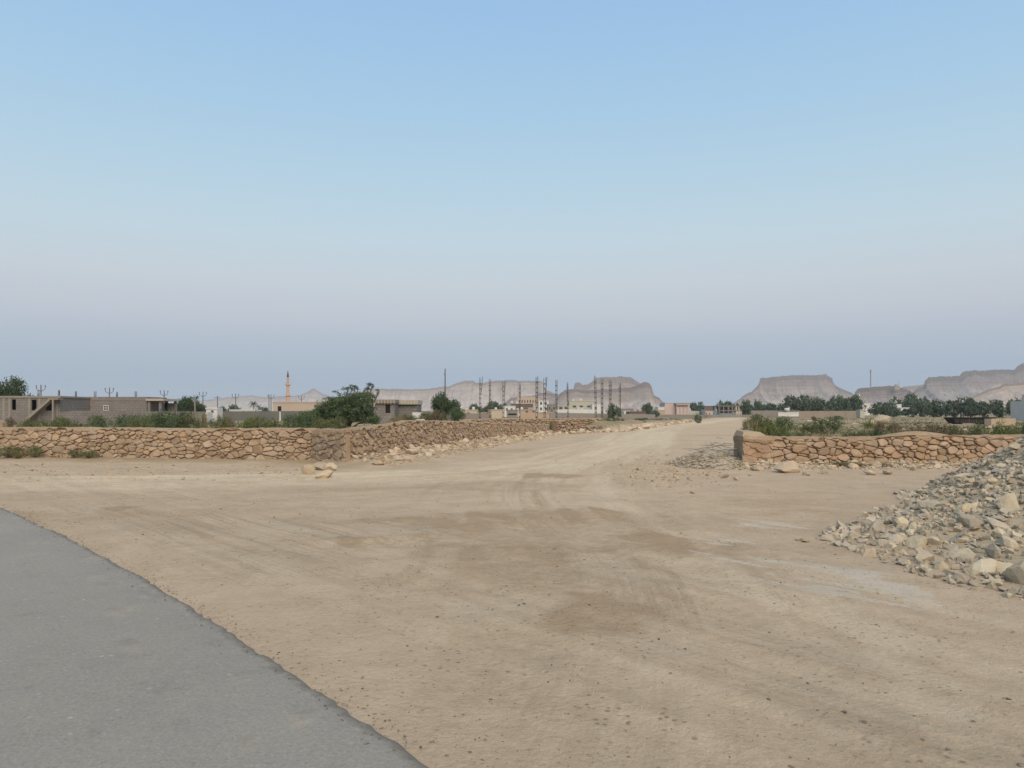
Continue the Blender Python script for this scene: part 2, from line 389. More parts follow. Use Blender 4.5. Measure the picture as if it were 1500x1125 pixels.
wtr = np.stack([sstep(7, 2.5, np.abs(v1))*(.35+.65*brk_(81)), wr*(.3+.7*brk_(82))*(.45+.9*wheel(ru, rv, 83)), sstep(3.6, 1.4, np.abs(v2))*(.22+.85*wheel(u2, v2, 85))*(.45+.55*brk_(84))], 1).astype(np.float32)
def np_mesh(name, v, q, mat, smooth=True):
    me = bpy.data.meshes.new(name); me.vertices.add(len(v)); me.vertices.foreach_set('co', v.astype(np.float32).ravel())
    k = q.shape[1]; me.loops.add(q.size); me.loops.foreach_set('vertex_index', q.astype(np.int32).ravel())
    me.polygons.add(len(q)); me.polygons.foreach_set('loop_start', np.arange(0, q.size, k, dtype=np.int32)); me.polygons.foreach_set('loop_total', np.full(len(q), k, np.int32))
    me.polygons.foreach_set('use_smooth', np.full(len(q), smooth))
    me.update(calc_edges=True); me.validate()
    if mat: me.materials.append(mat)
    return me
def height(x, y):
    i = int(np.clip(np.searchsorted(xs, x)-1, 0, nx-2)); j = int(np.clip(np.searchsorted(ys, y)-1, 0, ny-2))
    return float(hz[j*nx+i])

def ground_material():
    m, t, p = nmat('sandy_ground'); b = NB(t); ps = b.pos()
    at = b.attr('masks'); sep = b.n('ShaderNodeSeparateColor'); b.l(at.outputs['Color'], sep.inputs[0])
    n_big = b.rng(b.noise(.22, ps, 5, .6), .35, .65); n_mid = b.rng(b.noise(1.3, ps, 6, .65), .3, .7); n_fine = b.noise(22, ps, 6, .75); n_grit = b.noise(110, ps, 3, .7)
    c = b.mix(n_big, (.60,.465,.332), (.525,.40,.28))
    c = b.mix(b.math('MULTIPLY', n_mid, .6), c, (.415,.315,.208))
    def stn(att):
        st = b.n('ShaderNodeTexNoise'); st.inputs['Scale'].default_value = 1.6; st.inputs['Detail'].default_value = 7; st.inputs['Roughness'].default_value = .7
        b.l(b.attr(att).outputs['Vector'], st.inputs['Vector']); return st.outputs['Fac']
    ws = b.n('ShaderNodeSeparateXYZ'); b.l(b.attr('wtr').outputs['Vector'], ws.inputs[0])
    sa = stn('tvec'); sb = stn('tvec1')
    c = b.mix(b.math('MULTIPLY', b.rng(sa, .46, .64, 0, .7), ws.outputs[1]), c, (.56,.465,.34))
    c = b.mix(b.math('MULTIPLY', b.rng(sa, .34, .5, .6, 0), ws.outputs[1]), c, (.36,.28,.185))
    c = b.mix(b.math('MULTIPLY', b.rng(sb, .45, .7, 0, .5), ws.outputs[0]), c, (.58,.48,.36))
    c = b.mix(b.math('MULTIPLY', b.rng(sb, .30, .5, .35, 0), ws.outputs[0]), c, (.38,.295,.20))
    sc3 = stn('tvec2')
    c = b.mix(b.math('MULTIPLY', b.rng(sc3, .47, .62, 0, .75), ws.outputs[2]), c, (.62,.50,.355))
    c = b.mix(b.math('MULTIPLY', b.rng(sc3, .36, .5, .7, 0), ws.outputs[2]), c, (.36,.265,.165))
    sthg = b.math('ADD', b.math('MULTIPLY', sc3, ws.outputs[2]), b.math('ADD', b.math('MULTIPLY', sa, ws.outputs[1]), b.math('MULTIPLY', sb, ws.outputs[0])))
    edgen = b.rng(b.noise(4.5, ps, 7, .75), .3, .7, -.42, .42)
    def m_(o, k=1.0): return b.math('MULTIPLY', b.n('ShaderNodeClamp').outputs[0] if False else o, k)
    pal = b.rng(b.math('ADD', sep.outputs[0], edgen), .1, .8); c = b.mix(b.math('MULTIPLY', pal, .9), c, (.65,.53,.375))
    brn = b.rng(b.math('ADD', sep.outputs[1], edgen), .2, .9); c = b.mix(b.math('MULTIPLY', brn, .85), c, (.37,.265,.165))
    wht = b.rng(b.math('ADD', b.math('MULTIPLY', sep.outputs[2], 1.15), b.rng(b.noise(2.0, b.attr('tvec').outputs['Vector'], 8, .72), .36, .64, -.65, .55)), .34, .60); c = b.mix(b.math('MULTIPLY', b.math('MULTIPLY', wht, b.rng(sep.outputs[2], .03, .25)), .8), c, (.60,.535,.44))
    soilc = b.mix(b.rng(b.noise(.6, ps, 6, .7), .35, .65), (.35,.27,.18), (.26,.205,.13))
    soilc = b.mix(b.rng(b.noise(.11, ps, 4, .6), .42, .56, 0, .75), soilc, (.165,.155,.075))
    c = b.mix(at.outputs['Alpha'], c, soilc)
    sp = b.n('ShaderNodeTexVoronoi'); sp.inputs['Scale'].default_value = 13; b.l(ps, sp.inputs['Vector'])
    spk = b.math('MULTIPLY', b.rng(sp.outputs['Distance'], .12, .26, 1, 0), b.rng(b.noise(1.3, ps, 4), .46, .58))
    c = b.mix(b.math('MULTIPLY', spk, .8), c, (.20,.165,.125))
    c = b.mix(b.rng(b.noise(.75, ps, 7, .72), .5, .66, 0, .4), c, (.40,.325,.235))
    c = b.mix(b.rng(b.noise(.9, b.vscale(ps, (1.0, 1.0, 5.0)), 6, .7), .54, .68, 0, .45), c, (.60,.48,.345))
    c = b.mix(b.rng(b.noise(9, ps, 6, .8), .54, .68, 0, .32), c, (.33,.255,.175))
    c = b.mix(b.rng(n_fine, .3, .7, 0, .27), c, (.30,.235,.16))
    c = b.mix(b.rng(n_grit, .55, .8, 0, .3), c, (.60,.53,.43))
    b.l(c, p.inputs['Base Color']); p.inputs['Roughness'].default_value = 1.0; p.inputs['Specular IOR Level'].default_value = .05
    h = b.math('ADD', b.math('MULTIPLY', n_fine, .5), b.math('ADD', b.math('MULTIPLY', n_grit, .14), b.math('MULTIPLY', b.noise(6, ps, 6, .7), .7)))
    h = b.math('ADD', h, b.math('MULTIPLY', sthg, 1.5))
    b.l(b.bump(h, .05, .95), p.inputs['Normal'])
    return m
GM = ground_material()
for nm, sel in (('dirt_road', fd), ('ground', ~fd)):
    q = quads[sel]; used = np.unique(q); remap = np.zeros(len(verts), np.int64); remap[used] = np.arange(len(used))
    me = np_mesh(nm, verts[used], remap[q], GM)
    a = me.attributes.new('masks', 'FLOAT_COLOR', 'POINT'); a.data.foreach_set('color', masks[used].ravel())
    for an_, av_ in (('tvec', tvec), ('tvec1', tvec1), ('tvec2', tvec2), ('wtr', wtr)):
        a = me.attributes.new(an_, 'FLOAT_VECTOR', 'POINT'); a.data.foreach_set('vector', av_[used].ravel())
    o = bpy.data.objects.new(nm, me); COL.objects.link(o); o['kind'] = 'structure'

# asphalt lane with a crumbling edge
def asphalt():
    us = np.concatenate([np.arange(-120, -6, .5), np.arange(-6, 16, .04), np.arange(16, 160, .5)])
    w = edge_wobble(us)
    brk = .03+.06*vnoise(us*1.3, us*0, 15)+.04*vnoise(us*6, us*0, 16)
    lanes = [(-7.4, .012), (-5, .03), (-3, .035), (-1.5, .033), (-.7, .03), (-.35, .029)]
    rows = [[(A0+AD*u+AN*v, z+.004*(vnoise(u*1.5, v*1.5, 18)-.5)) for v, z in lanes] for u in us]
    for i, u in enumerate(us):
        for v, z in ((w[i]-brk[i], .026), (w[i]-brk[i]*.55, .012+.008*vnoise(np.array(u*9.), np.array(0.), 19)), (w[i], -.006), (w[i]+.01, -.06)):
            rows[i].append((A0+AD*u+AN*v, float(z)))
    k = len(rows[0]); v = np.array([(p[0], p[1], float(z)) for r in rows for p, z in r])
    id_ = np.arange(len(us)*k).reshape(-1, k)
    q = np.stack([id_[:-1,:-1].ravel(), id_[:-1,1:].ravel(), id_[1:,1:].ravel(), id_[1:,:-1].ravel()], 1)[:, ::-1]
    m, t, p = nmat('old_asphalt'); b = NB(t); ps = b.pos()
    c = b.mix(b.rng(b.noise(.5, ps, 5), .35, .65), (.295,.275,.243), (.258,.241,.214))
    c = b.mix(b.rng(b.noise(2.2, ps, 6, .7), .35, .75, 0, .6), c, (.31,.28,.23))
    c = b.mix(b.rng(b.noise(55, ps, 5, .85), .5, .68, 0, .6), c, (.46,.42,.36))
    c = b.mix(b.rng(b.noise(38, ps, 6, .85), .5, .66, 0, .6), c, (.15,.138,.12))
    c = b.mix(b.rng(b.noise(6, ps, 6, .7), .56, .72, 0, .18), c, (.40,.36,.295))
    c = b.mix(b.rng(b.noise(3.1, ps, 5, .7), .58, .72, 0, .5), c, (.19,.175,.15))
    vo = b.n('ShaderNodeTexVoronoi'); vo.inputs['Scale'].default_value = 7; b.l(ps, vo.inputs['Vector'])
    c = b.mix(b.math('MULTIPLY', b.rng(vo.outputs['Distance'], .05, .14, .8, 0), b.rng(b.noise(2.3, ps, 3), .46, .58)), c, (.46,.43,.37))
    at = b.attr('edge').outputs['Fac']
    dust = b.math('MULTIPLY', b.rng(b.noise(1.6, ps, 6, .75), .56, .72), b.rng(at, -.9, -.08, 0, .8)); c = b.mix(dust, c, (.48,.39,.275))
    c = b.mix(b.math('MULTIPLY', b.rng(b.math('ADD', at, b.rng(b.noise(14, ps, 4), .3, .7, -.03, .03)), -.12, -.05), .6), c, (.13,.115,.09))
    b.l(c, p.inputs['Base Color']); p.inputs['Roughness'].default_value = .92; p.inputs['Specular IOR Level'].default_value = .08
    b.l(b.bump(b.math('ADD', b.noise(95, ps, 4, .8), b.math('MULTIPLY', b.noise(7, ps, 4), .6)), .008, .7), p.inputs['Normal'])
    me = np_mesh('asphalt_road', v, q, m)
    vv = np.array([road_uv(a_[0], a_[1])[1] for a_ in v])-np.repeat(w, k)
    a = me.attributes.new('edge', 'FLOAT', 'POINT'); a.data.foreach_set('value', vv.astype(np.float32))
    o = bpy.data.objects.new('asphalt_road', me); COL.objects.link(o); o['kind'] = 'structure'
asphalt()

# ------------------------------------------------------------------ distant table mountains
def mesa_material(name, cap, face, talus, pale):
    m, t, p = nmat(name); b = NB(t); ps = b.pos()
    sz = b.n('ShaderNodeSeparateXYZ'); b.l(ps, sz.inputs[0])
    warp = b.math('MULTIPLY', b.noise(.006, ps, 4), 30.0)
    zz = b.math('ADD', sz.outputs['Z'], warp)
    wv = b.n('ShaderNodeCombineXYZ'); b.l(b.math('MULTIPLY', zz, .05), wv.inputs[2]); b.l(b.math('MULTIPLY', sz.outputs['X'], .0008), wv.inputs[0])
    strata = b.rng(b.noise(1.6, wv.outputs[0], 4, .7), .35, .65)
    hf = b.attr('hfrac').outputs['Fac']
    c = b.mix(strata, face, tuple(q*.74 for q in face))
    c2 = b.mix(b.rng(b.noise(.012, b.vscale(ps, (1, 1, .35)), 5, .65), .42, .6), talus, pale)
    c = b.mix(b.rng(b.math('ADD', hf, b.rng(b.noise(.01, ps, 4), .3, .7, -.2, .2)), .5, .68), c2, c)
    c = b.mix(b.rng(b.math('ADD', hf, b.rng(b.noise(.02, ps, 4), .3, .7, -.06, .06)), .86, .92), c, cap)
    b.l(c, p.inputs['Base Color']); p.inputs['Roughness'].default_value = 1; p.inputs['Specular IOR Level'].default_value = 0
    b.l(b.bump(b.noise(.05, b.vscale(ps, (1, 1, .6)), 6, .7), 9.0), p.inputs['Normal'])
    return m
MM = mesa_material('mesa_rock', (.18,.145,.13), (.315,.255,.215), (.32,.265,.23), (.44,.375,.325))
MP = mesa_material('pale_mesa_rock', (.22,.175,.15), (.41,.325,.265), (.40,.325,.27), (.50,.42,.355))
MD = mesa_material('dark_mesa_rock', (.15,.125,.115), (.27,.225,.205), (.27,.23,.21), (.42,.365,.32))
def mesa(name, prof, Y, D, cliff, mat, seed, back=500, base=606.5, gul=.35, step=.7):
    prof = [(prof[0][0]-14, 606.2)]+list(prof)+[(prof[-1][0]+14, 606.2)]
    pxs = np.arange(prof[0][0], prof[-1][0]+step, step)
    pys = np.interp(pxs, [q[0] for q in prof], [q[1] for q in prof])
    h = np.maximum((HY-pys)*Y/F+CH, -2)
    x = (pxs-750)*Y/F
    hn = h+(fbm(x*.03, x*0, seed, 5)-.5)*h.max()*.035+(vnoise(x*.14, x*0, seed)-.5)*h.max()*.018
    g = fbm(x*.009, x*0+5, seed+3, 4)-.5; g2 = fbm(x*.03, x*0+5, seed+4, 3)-.5
    rows = []; fr = []
    prof_c = [(-back-D*1.0, 0, 0), (-back, .80, .90), (-back*.3, .97, .95), (0, 1.0, 1.0), (.006, 1-cliff*.32, .93), (.035, 1-cliff*.42, .88), (.042, 1-cliff*.78, .80), (.07, 1-cliff*.86, .74), (.085, 1-cliff, .70)]
    for k in range(1, 27):
        q = k/26; prof_c.append((.085+.915*q, (1-cliff)*(1-q)**1.45, .66*(1-q)))
    for d, zf, f in prof_c:
        if d >= 0:
            wob = D*gul*(g*1.3+g2*.45)*min(1, d*6+.12)*(1-.3*d)
            dd = d*D*(.35+.65*h/h.max())+wob*(h/h.max())
            n = ((fbm(x*.012+3, x*0+d*6, seed+7, 4)-.5)*h*.14+(np.abs(fbm(x*.035+d*1.5, x*0+d*9, seed+8, 4)-.5))*h*-.16)*(1 if .1 < d < .97 else .15)
            z = hn*zf+n
        else:
            dd = np.full_like(x, d); z = hn*zf
        z = np.where(zf <= 0.001, -2.0, z)
        xx = x*(1-d*.98/Y) if d < 0 else x          # the tops widen away to the rear
        rows.append(np.stack([xx, Y-dd, z], 1)); fr.append(np.full(len(x), f))
    v = np.concatenate(rows); k = len(pxs); id_ = np.arange(len(rows)*k).reshape(-1, k)
    q = np.stack([id_[:-1,:-1].ravel(), id_[:-1,1:].ravel(), id_[1:,1:].ravel(), id_[1:,:-1].ravel()], 1)[:, ::-1]
    me = np_mesh(name, v, q, mat, False)
    a = me.attributes.new('hfrac', 'FLOAT', 'POINT'); a.data.foreach_set('value', np.concatenate(fr).astype(np.float32))
    o = bpy.data.objects.new(name, me); COL.objects.link(o); o['kind'] = 'structure'; return o
mesa('hill', [(230,604),(260,592),(300,586),(340,581),(370,579),(390,582),(400,581),(440,579),(452,573),(456,570),(461,569),(466,572),(476,578),(500,584),(540,592),(580,600)], 6200, 700, .25, MP, 11, back=300)
mesa('mesa', [(480,600),(505,585),(525,575),(548,570.5),(560,569.5),(580,570),(600,570.5),(620,570),(640,567.5),(655,566),(670,561),(679,557.5),(692,557),(698,560),(705,561.5),(715,559.5),(725,557.5),(738,557),(748,556),(756,557.5),(770,558),(785,558),(794,558.5),(797,565),(800,571),(810,575),(825,579),(850,584),(900,600)], 4200, 520, .22, MP, 12, base=606)
mesa('mesa', [(735,597),(742,588),(748,583),(756,581.5),(770,580.5),(786,578.5),(789,575.5),(800,575),(808,575.5),(815,578),(826,584),(840,592),(860,600)], 3000, 200, .5, MM, 13, back=220)
mesa('mesa', [(826,592),(836,577),(840,569),(842,561),(845,559.5),(850,560),(853,563.5),(862,562.5),(869,557),(873,553.5),(885,552.5),(900,552.5),(910,551.5),(924,552.5),(929,556),(936,560),(942,566),(950,580),(960,598)], 3300, 240, .5, MP, 14, back=240)
mesa('mesa', [(806,598),(814,586),(820,576.5),(828,571),(840,570),(860,571.5),(885,570.5),(905,569),(920,567.5),(932,564),(940,560.5),(946,559.5),(951,561.5),(954,566),(956,573),(958,579.5),(965,582.5),(971,589),(976,595),(990,603)], 2500, 170, .42, MM, 15, back=160)
mesa('mesa', [(1066,598),(1078,588),(1090,579),(1101,573.5),(1109,566),(1112.5,561),(1113.5,555.5),(1118,553.5),(1128,552),(1140,551),(1165,549.5),(1190,549),(1210,548),(1213,550.5),(1219,553.5),(1220.5,560),(1225,565),(1234,569.5),(1245,574.5),(1262,584),(1290,598)], 3600, 340, .38, MM, 16, back=380)
mesa('hill', [(1246,600),(1251,583),(1253,574),(1257,569),(1270,567.5),(1290,566),(1303,565),(1315,566),(1326,569),(1334,573),(1342,579),(1360,588),(1385,600)], 2400, 190, .45, MD, 17, back=180)
mesa('hill', [(1296,590),(1310,576),(1324,566),(1345,564.5),(1356,562.5),(1380,560),(1420,570),(1450,590)], 4300, 220, .3, MP, 18, back=200)
mesa('mesa', [(1325,598),(1335,577),(1344,568),(1353,564.5),(1355,557),(1360,552.5),(1376,550.5),(1405,550.5),(1409,545.5),(1415,543),(1455,541.5),(1486,541.5),(1490,537),(1500,532),(1520,526),(1560,524),(1640,528),(1760,540),(1840,590)], 3200, 420, .36, MD, 19, back=400)
mesa('hill', [(1400,600),(1416,586),(1432,578),(1446,571),(1462,566),(1470,562),(1500,560),(1540,556),(1600,560),(1680,592)], 2100, 260, .2, MP, 20, back=150)
# ------------------------------------------------------------------ rocks
def rock_mesh(name, seed, mat, n=16, flat=.75, chip=.0):
    """angular broken stone: hull of points on a squashed ball"""
    rg = random.Random(seed); bm = bmesh.new()
    for i in range(n):
        t = rg.uniform(0, 2*math.pi); z = rg.uniform(-1, 1); q = math.sqrt(1-z*z); r = rg.uniform(.78, 1.05)
        bm.verts.new((r*q*math.cos(t)*1.15, r*q*math.sin(t)*.9, r*z*flat))
    h = bmesh.ops.convex_hull(bm, input=bm.verts)
    bmesh.ops.delete(bm, geom=[g for g in h['geom_interior'] if isinstance(g, bmesh.types.BMVert)], context='VERTS')
    me = bpy.data.meshes.new(name); bm.to_mesh(me); bm.free(); me.materials.append(mat); return me
def boulder_mesh(name, seed, mat, sub=3, amp=.28):
    bm = bmesh.new(); bmesh.ops.create_icosphere(bm, subdivisions=sub, radius=1)
    rg = random.Random(seed); cuts = []
    for i in range(16):
        n = np.array([rg.gauss(0,1) for _ in range(3)]); n /= np.linalg.norm(n); cuts.append((n, rg.uniform(.55, .86)))
    for v in bm.verts:
        p = np.array(v.co)
        for n, d in cuts:
            e = float(p@n)-d
            if e > 0: p = p-n*e*.97
        q = float(fbm(np.array(p[0]*2.3+seed), np.array(p[1]*2.3+p[2]*1.9), seed, 3))-.5
        v.co = p*(1+q*amp)*1.2
    me = bpy.data.meshes.new(name); bm.to_mesh(me); bm.free(); me.materials.append(mat); return me
ROCKS = {k: [rock_mesh('stone', 100+i+hash_, M[k], 13+i % 6, .6+.05*(i % 5)) for i in range(9)] for hash_, k in ((0,'rubble'),(40,'grey_rock'),(80,'yellow_rock'),(120,'stone'))}
BOULD = {k: [boulder_mesh('stone', 300+i+hash_, M[k], 2) for i in range(6)] for hash_, k in ((0,'rubble'),(20,'grey_rock'),(40,'yellow_rock'))}
BIG = {k: [boulder_mesh('boulder', 400+i, M[k], 3) for i in range(4)] for k in ('rubble','yellow_rock')}
def rnd_rot(rg): return (rg.uniform(-.5,.5), rg.uniform(-.5,.5), rg.uniform(0, 6.28))
def scatter_stuff(name, pts, sizes, mat, seed, parent=None, smooth=False, n=9, flat=.7):
    """many tiny stones in one mesh: pts (k,3), sizes (k,)"""
    rg = np.random.RandomState(seed); base = []
    for i in range(6):
        me = rock_mesh('tmp', seed*7+i, mat, n, flat); v = np.array([q.co[:] for q in me.vertices]); f = [tuple(p.vertices) for p in me.polygons]; base.append((v, f)); bpy.data.meshes.remove(me)
    V = []; Fc = []; Rn = []; off = 0
    for p, sz in zip(pts, sizes):
        v, f = base[rg.randint(6)]; a = rg.uniform(0, 6.28); c, s_ = math.cos(a), math.sin(a)
        w = v*(np.array([rg.uniform(.7,1.3), rg.uniform(.7,1.3), rg.uniform(.6,1.1)])*sz)
        w = np.stack([w[:,0]*c-w[:,1]*s_, w[:,0]*s_+w[:,1]*c, w[:,2]], 1)+p
        V.append(w); Fc += [tuple(i+off for i in q) for q in f]; Rn.append(np.full(len(v), rg.uniform(0,1))); off += len(v)
    o = mk(name, [tuple(q) for q in np.concatenate(V)], Fc, mat, parent, smooth, np.concatenate(Rn)); o['kind'] = 'stuff'; return o

# ------------------------------------------------------------------ rubble stone walls
def clip_poly(poly, a, b, c):
    """keep the side a*x+b*y <= c"""
    out = []; n = len(poly)
    for i in range(n):
        p, q = poly[i], poly[(i+1) % n]; dp = a*p[0]+b*p[1]-c; dq = a*q[0]+b*q[1]-c
        if dp <= 0: out.append(p)
        if (dp < 0 < dq) or (dq < 0 < dp):
            t = dp/(dp-dq); out.append((p[0]+(q[0]-p[0])*t, p[1]+(q[1]-p[1])*t))
    return out
def stone_cells(L, topf, zb, cw, ch, rg, cap):
    st = ch/cw*1.15; S = []; W = []
    H = max(topf(s) for s in np.linspace(0, L, 60)); rows = int((H-zb)/ch)+2
    for r in range(rows):
        z = zb+(r+.4)*ch; s = rg.uniform(-.5, .5)*cw
        while s < L+cw*.5:
            k = rg.random()
            if k > .10: S.append(((s+rg.uniform(-.38,.38)*cw)*st, z+rg.uniform(-.40,.40)*ch)); W.append(rg.choice((-.25, 0, 0, .15, .35, .7))*ch*ch)
            if k > .72: S.append(((s+.5*cw)*st, z+rg.uniform(-.5,.5)*ch)); W.append(0)
            s += cw*rg.uniform(.75, 1.25)
    S = np.array(S); W = np.array(W); out = []
    for i in range(len(S)):
        d = ((S-S[i])**2).sum(1); nb = np.argsort(d)[1:20]
        sc_ = S[i][0]/st; top = topf(min(max(sc_, 0), L))-cap-rg.uniform(0, .05)
        poly = [(0, zb), (L*st, zb), (L*st, top), (0, top)]
        if S[i][1] > top+ch*.3: continue
        for j in nb:
            if d[j] < 1e-8: continue
            a, b = 2*(S[j]-S[i]); c = (S[j]**2).sum()-(S[i]**2).sum()-(W[j]-W[i])
            poly = clip_poly(poly, a, b, c)
            if len(poly) < 3: break
        if len(poly) < 3: continue
        poly = [(p[0]/st, p[1]) for p in poly]
        ar = abs(sum(poly[k][0]*poly[(k+1) % len(poly)][1]-poly[(k+1) % len(poly)][0]*poly[k][1] for k in range(len(poly))))/2
        if ar > .004: out.append((poly, ar))
    return out
def stone_geo(poly, rg, gap, depth):
    n = len(poly); cx = sum(p[0] for p in poly)/n; cz = sum(p[1] for p in poly)/n
    pts = []
    for i in range(n):                              # knock the corners off
        p, q = poly[i], poly[(i+1) % n]
        L = math.hypot(q[0]-p[0], q[1]-p[1])
        if L < .03: continue
        k = min(.26, .03/L*1.2)
        pts += [(p[0]+(q[0]-p[0])*k, p[1]+(q[1]-p[1])*k), (q[0]+(p[0]-q[0])*k, q[1]+(p[1]-q[1])*k)]
    if len(pts) < 4: pts = list(poly)
    gap = gap*rg.uniform(.5, 2.4); ro = rg.uniform(-.12,.12); pts = [(x+rg.uniform(-.013,.013), z+rg.uniform(-.012,.012)) for x, z in pts]
    pts = [(cx+(x-cx)-(z-cz)*ro, cz+(z-cz)+(x-cx)*ro*.5) for x, z in pts]
    sx_ = max(p[0] for p in pts)-min(p[0] for p in pts); sz_ = max(p[1] for p in pts)-min(p[1] for p in pts)
    kx = max(.6, 1-2*gap/max(sx_, .02)); kz = max(.6, 1-2*gap/max(sz_, .02))
    tx, tz = rg.uniform(-.25,.25), rg.uniform(-.35,.15); d0 = depth*rg.uniform(.45, 1.35)
    V = []; m = len(pts)
    for sc_, dd in ((1.0, -.02), (1.0, .45), (.90, .86), (.55, 1.0)):
        for x, z in pts:
            lx, lz = (x-cx)*kx*sc_, (z-cz)*kz*sc_
            V.append((cx+lx, max(.01, d0*dd+ (tx*lx+tz*lz)*(dd > 0)*min(dd*1.4, 1)+rg.uniform(-.008,.008)) if dd > 0 else -.03, cz+lz))
    Fc = []
    for r in range(3):
        for k in range(m):
            k2 = (k+1) % m; Fc.append((r*m+k, r*m+k2, (r+1)*m+k2, (r+1)*m+k))
    Fc.append(tuple(3*m+k for k in range(m)))
    return V, Fc
def stone_wall(name, label, p0, p1, topf, cw, ch, seed, group=None, thick=.55, cap=.12, gap=.012, depth=.085, smat='stone', cmat='mud', zb=-.02, keep=300, plain=(), cat='stone wall'):
    """p0 -> p1 is the foot of the front face, seen with the front to the right of the direction of travel"""
    rg = random.Random(seed); p0 = np.array(p0, float); p1 = np.array(p1, float); L = np.linalg.norm(p1-p0); t = (p1-p0)/L; n = np.array((t[1], -t[0]))
    root = thing(name, label, cat, (p0[0], p0[1], 0), group)
    def w(s, d, z): q = t*s+n*d; return (q[0], q[1], z)       # local to the root
    # core and the mud capping along its top
    ns = max(8, int(L/.09)); ss = np.linspace(0, L, ns); mb = MB(); vs = []; fs = []
    for s in ss:
        h = topf(s)-cap*.6; vs += [w(s, 0, -.15), w(s, -.0, h), w(s, -thick, h), w(s, -thick, -.15)]
    for i in range(ns-1):
        for k in range(3): fs.append((i*4+k, (i+1)*4+k, (i+1)*4+k+1, i*4+k+1))
    fs += [(0,1,2,3), ((ns-1)*4+3,(ns-1)*4+2,(ns-1)*4+1,(ns-1)*4)]
    mk('wall_core', vs, fs, M[cmat if cat == 'pier' else 'core'], root, world=False)
    vs = []; fs = []; m = 8
    for i, s in enumerate(ss):
        h = topf(s); j = lambda k: (float(vnoise(np.array(s*2.4+k*7.), np.array(k*3.1), seed))-.5)*.7+(float(vnoise(np.array(s*7.3+k*5.), np.array(k*1.7), seed+5))-.5)*.9
        lo = h-cap-.05+j(9)*.16; bul = .045+.07*j(1)
        vs += [w(s, -.04, lo-.03), w(s, bul, lo), w(s, bul+.015, lo+cap*.5), w(s, bul*.7, h-.035+j(2)*.05), w(s, -.07+j(3)*.05, h+j(4)*.04), w(s, -thick*.5, h+.01+j(5)*.05), w(s, -thick+.05, h-.02+j(6)*.03), w(s, -thick-.03, lo)]
    for i in range(ns-1):
        for k in range(m-1): fs.append((i*m+k, (i+1)*m+k, (i+1)*m+k+1, i*m+k+1))
    fs += [tuple(range(m)), tuple((ns-1)*m+k for k in range(m-1, -1, -1))]
    mk('mud_cap', vs, fs, M[cmat], root, world=False, smooth=False)
    cells = [c for c in stone_cells(L, topf, zb, cw, ch, rg, cap) if not any(a <= c[0][0][0] <= b for a, b in plain)]
    def seen(c):
        s = sum(q[0] for q in c[0])/len(c[0]); q = p0+t*s; return c[1]/(q[0]**2+q[1]**2)*abs(q@n)/np.hypot(*q)
    cells.sort(key=seen, reverse=True); rest = MB()
    for i, (poly, ar) in enumerate(cells):
        V, Fc = stone_geo(poly, rg, gap, depth); V = [w(*q) for q in V]
        if i < keep:
            c = np.mean(np.array(V), 0); me = mesh_from('stone', [tuple(np.array(q)-c) for q in V], Fc, M[smat])
            o = bpy.data.objects.new('stone', me); COL.objects.link(o); o.parent = root; o.location = c
        else: rest.add(V, Fc, rg.random())
    if rest.v:
        o = rest.build('far_stonework', M[smat], root, world=False); o['kind'] = 'stuff'
    return root, w, t, n

def interp(pts): return lambda s: float(np.interp(s, [q[0] for q in pts], [q[1] for q in pts]))
Lw = float(np.linalg.norm(LW1-LW0))
stone_wall('stone_wall', 'long straight brown rubble wall with mud cap facing the asphalt, weeds at its foot', LW0, LW1, interp([(0,1.17),(4,1.18),(9,1.15),(12,1.17),(Lw,1.16)]), .25, .135, 5, 'rubble field walls', cap=.045, gap=.006, depth=.065)
Ls = float(np.linalg.norm(SW1-SW0)); tt = [0,.0847,.14,.254,.438,.653,1.0]; hh_ = [1.20,1.28,1.40,1.37,1.22,1.05,.82]
stone_wall('stone_wall', 'rubble wall running back beside the dirt track, fallen stones heaped along its foot', SW0+(SW1-SW0)*.007, SW1, interp([(a*Ls, b) for a, b in zip(tt, hh_)]), .25, .145, 6, 'rubble field walls', cap=.05, gap=.006, depth=.065, smat='stone', thick=.25)
# weathered mud-plastered pier that closes the corner between those two walls
def pier(label, pts, h, mat, seed, bulge=.05):
    """plastered masonry block on a ground outline, with uneven faces"""
    cx = sum(p[0] for p in pts)/len(pts); cy = sum(p[1] for p in pts)/len(pts)
    root = thing('wall_pier', label, 'pier', (cx, cy, 0)); vs = []; fs = []; out = []
    for i in range(len(pts)):
        a, b = np.array(pts[i]), np.array(pts[(i+1) % len(pts)])
        for k in range(12): out.append(a+(b-a)*k/12)
    m = len(out); lv = 12
    for r in range(lv+1):
        z = -.1+(h+.1)*r/lv
        for k, q in enumerate(out):
            e = (float(fbm(np.array(q[0]*2.2+q[1]*1.3), np.array(z*3.), seed, 3))-.5)*2*bulge; d = q-np.array((cx, cy)); d = d/np.linalg.norm(d)
            e += -.05*max(0, r-lv+1)
            vs.append((q[0]+d[0]*e, q[1]+d[1]*e, z+(float(vnoise(np.array(q[0]*3), np.array(q[1]*3), seed))-.5)*.08*(r == lv)))
    for r in range(lv):
        for k in range(m):
            k2 = (k+1) % m; fs.append((r*m+k, r*m+k2, (r+1)*m+k2, (r+1)*m+k))
    vs.append((cx, cy, h+.01)); fs += [(lv*m+k, lv*m+(k+1) % m, len(vs)-1) for k in range(m)]
    mk('render_coat', vs, fs, M[mat], root, smooth=False)
    rg = random.Random(seed)
    for i in range(26):
        a, b = np.array(pts[0]), np.array(pts[1]); q = a+(b-a)*rg.uniform(.1,.9)
        link('stone', rg.choice(ROCKS['stone']), (q[0], q[1]+.01, rg.uniform(.1, h-.1)), rnd_rot(rg), (rg.uniform(.07,.15), .06, rg.uniform(.04,.08)), root)
    return root
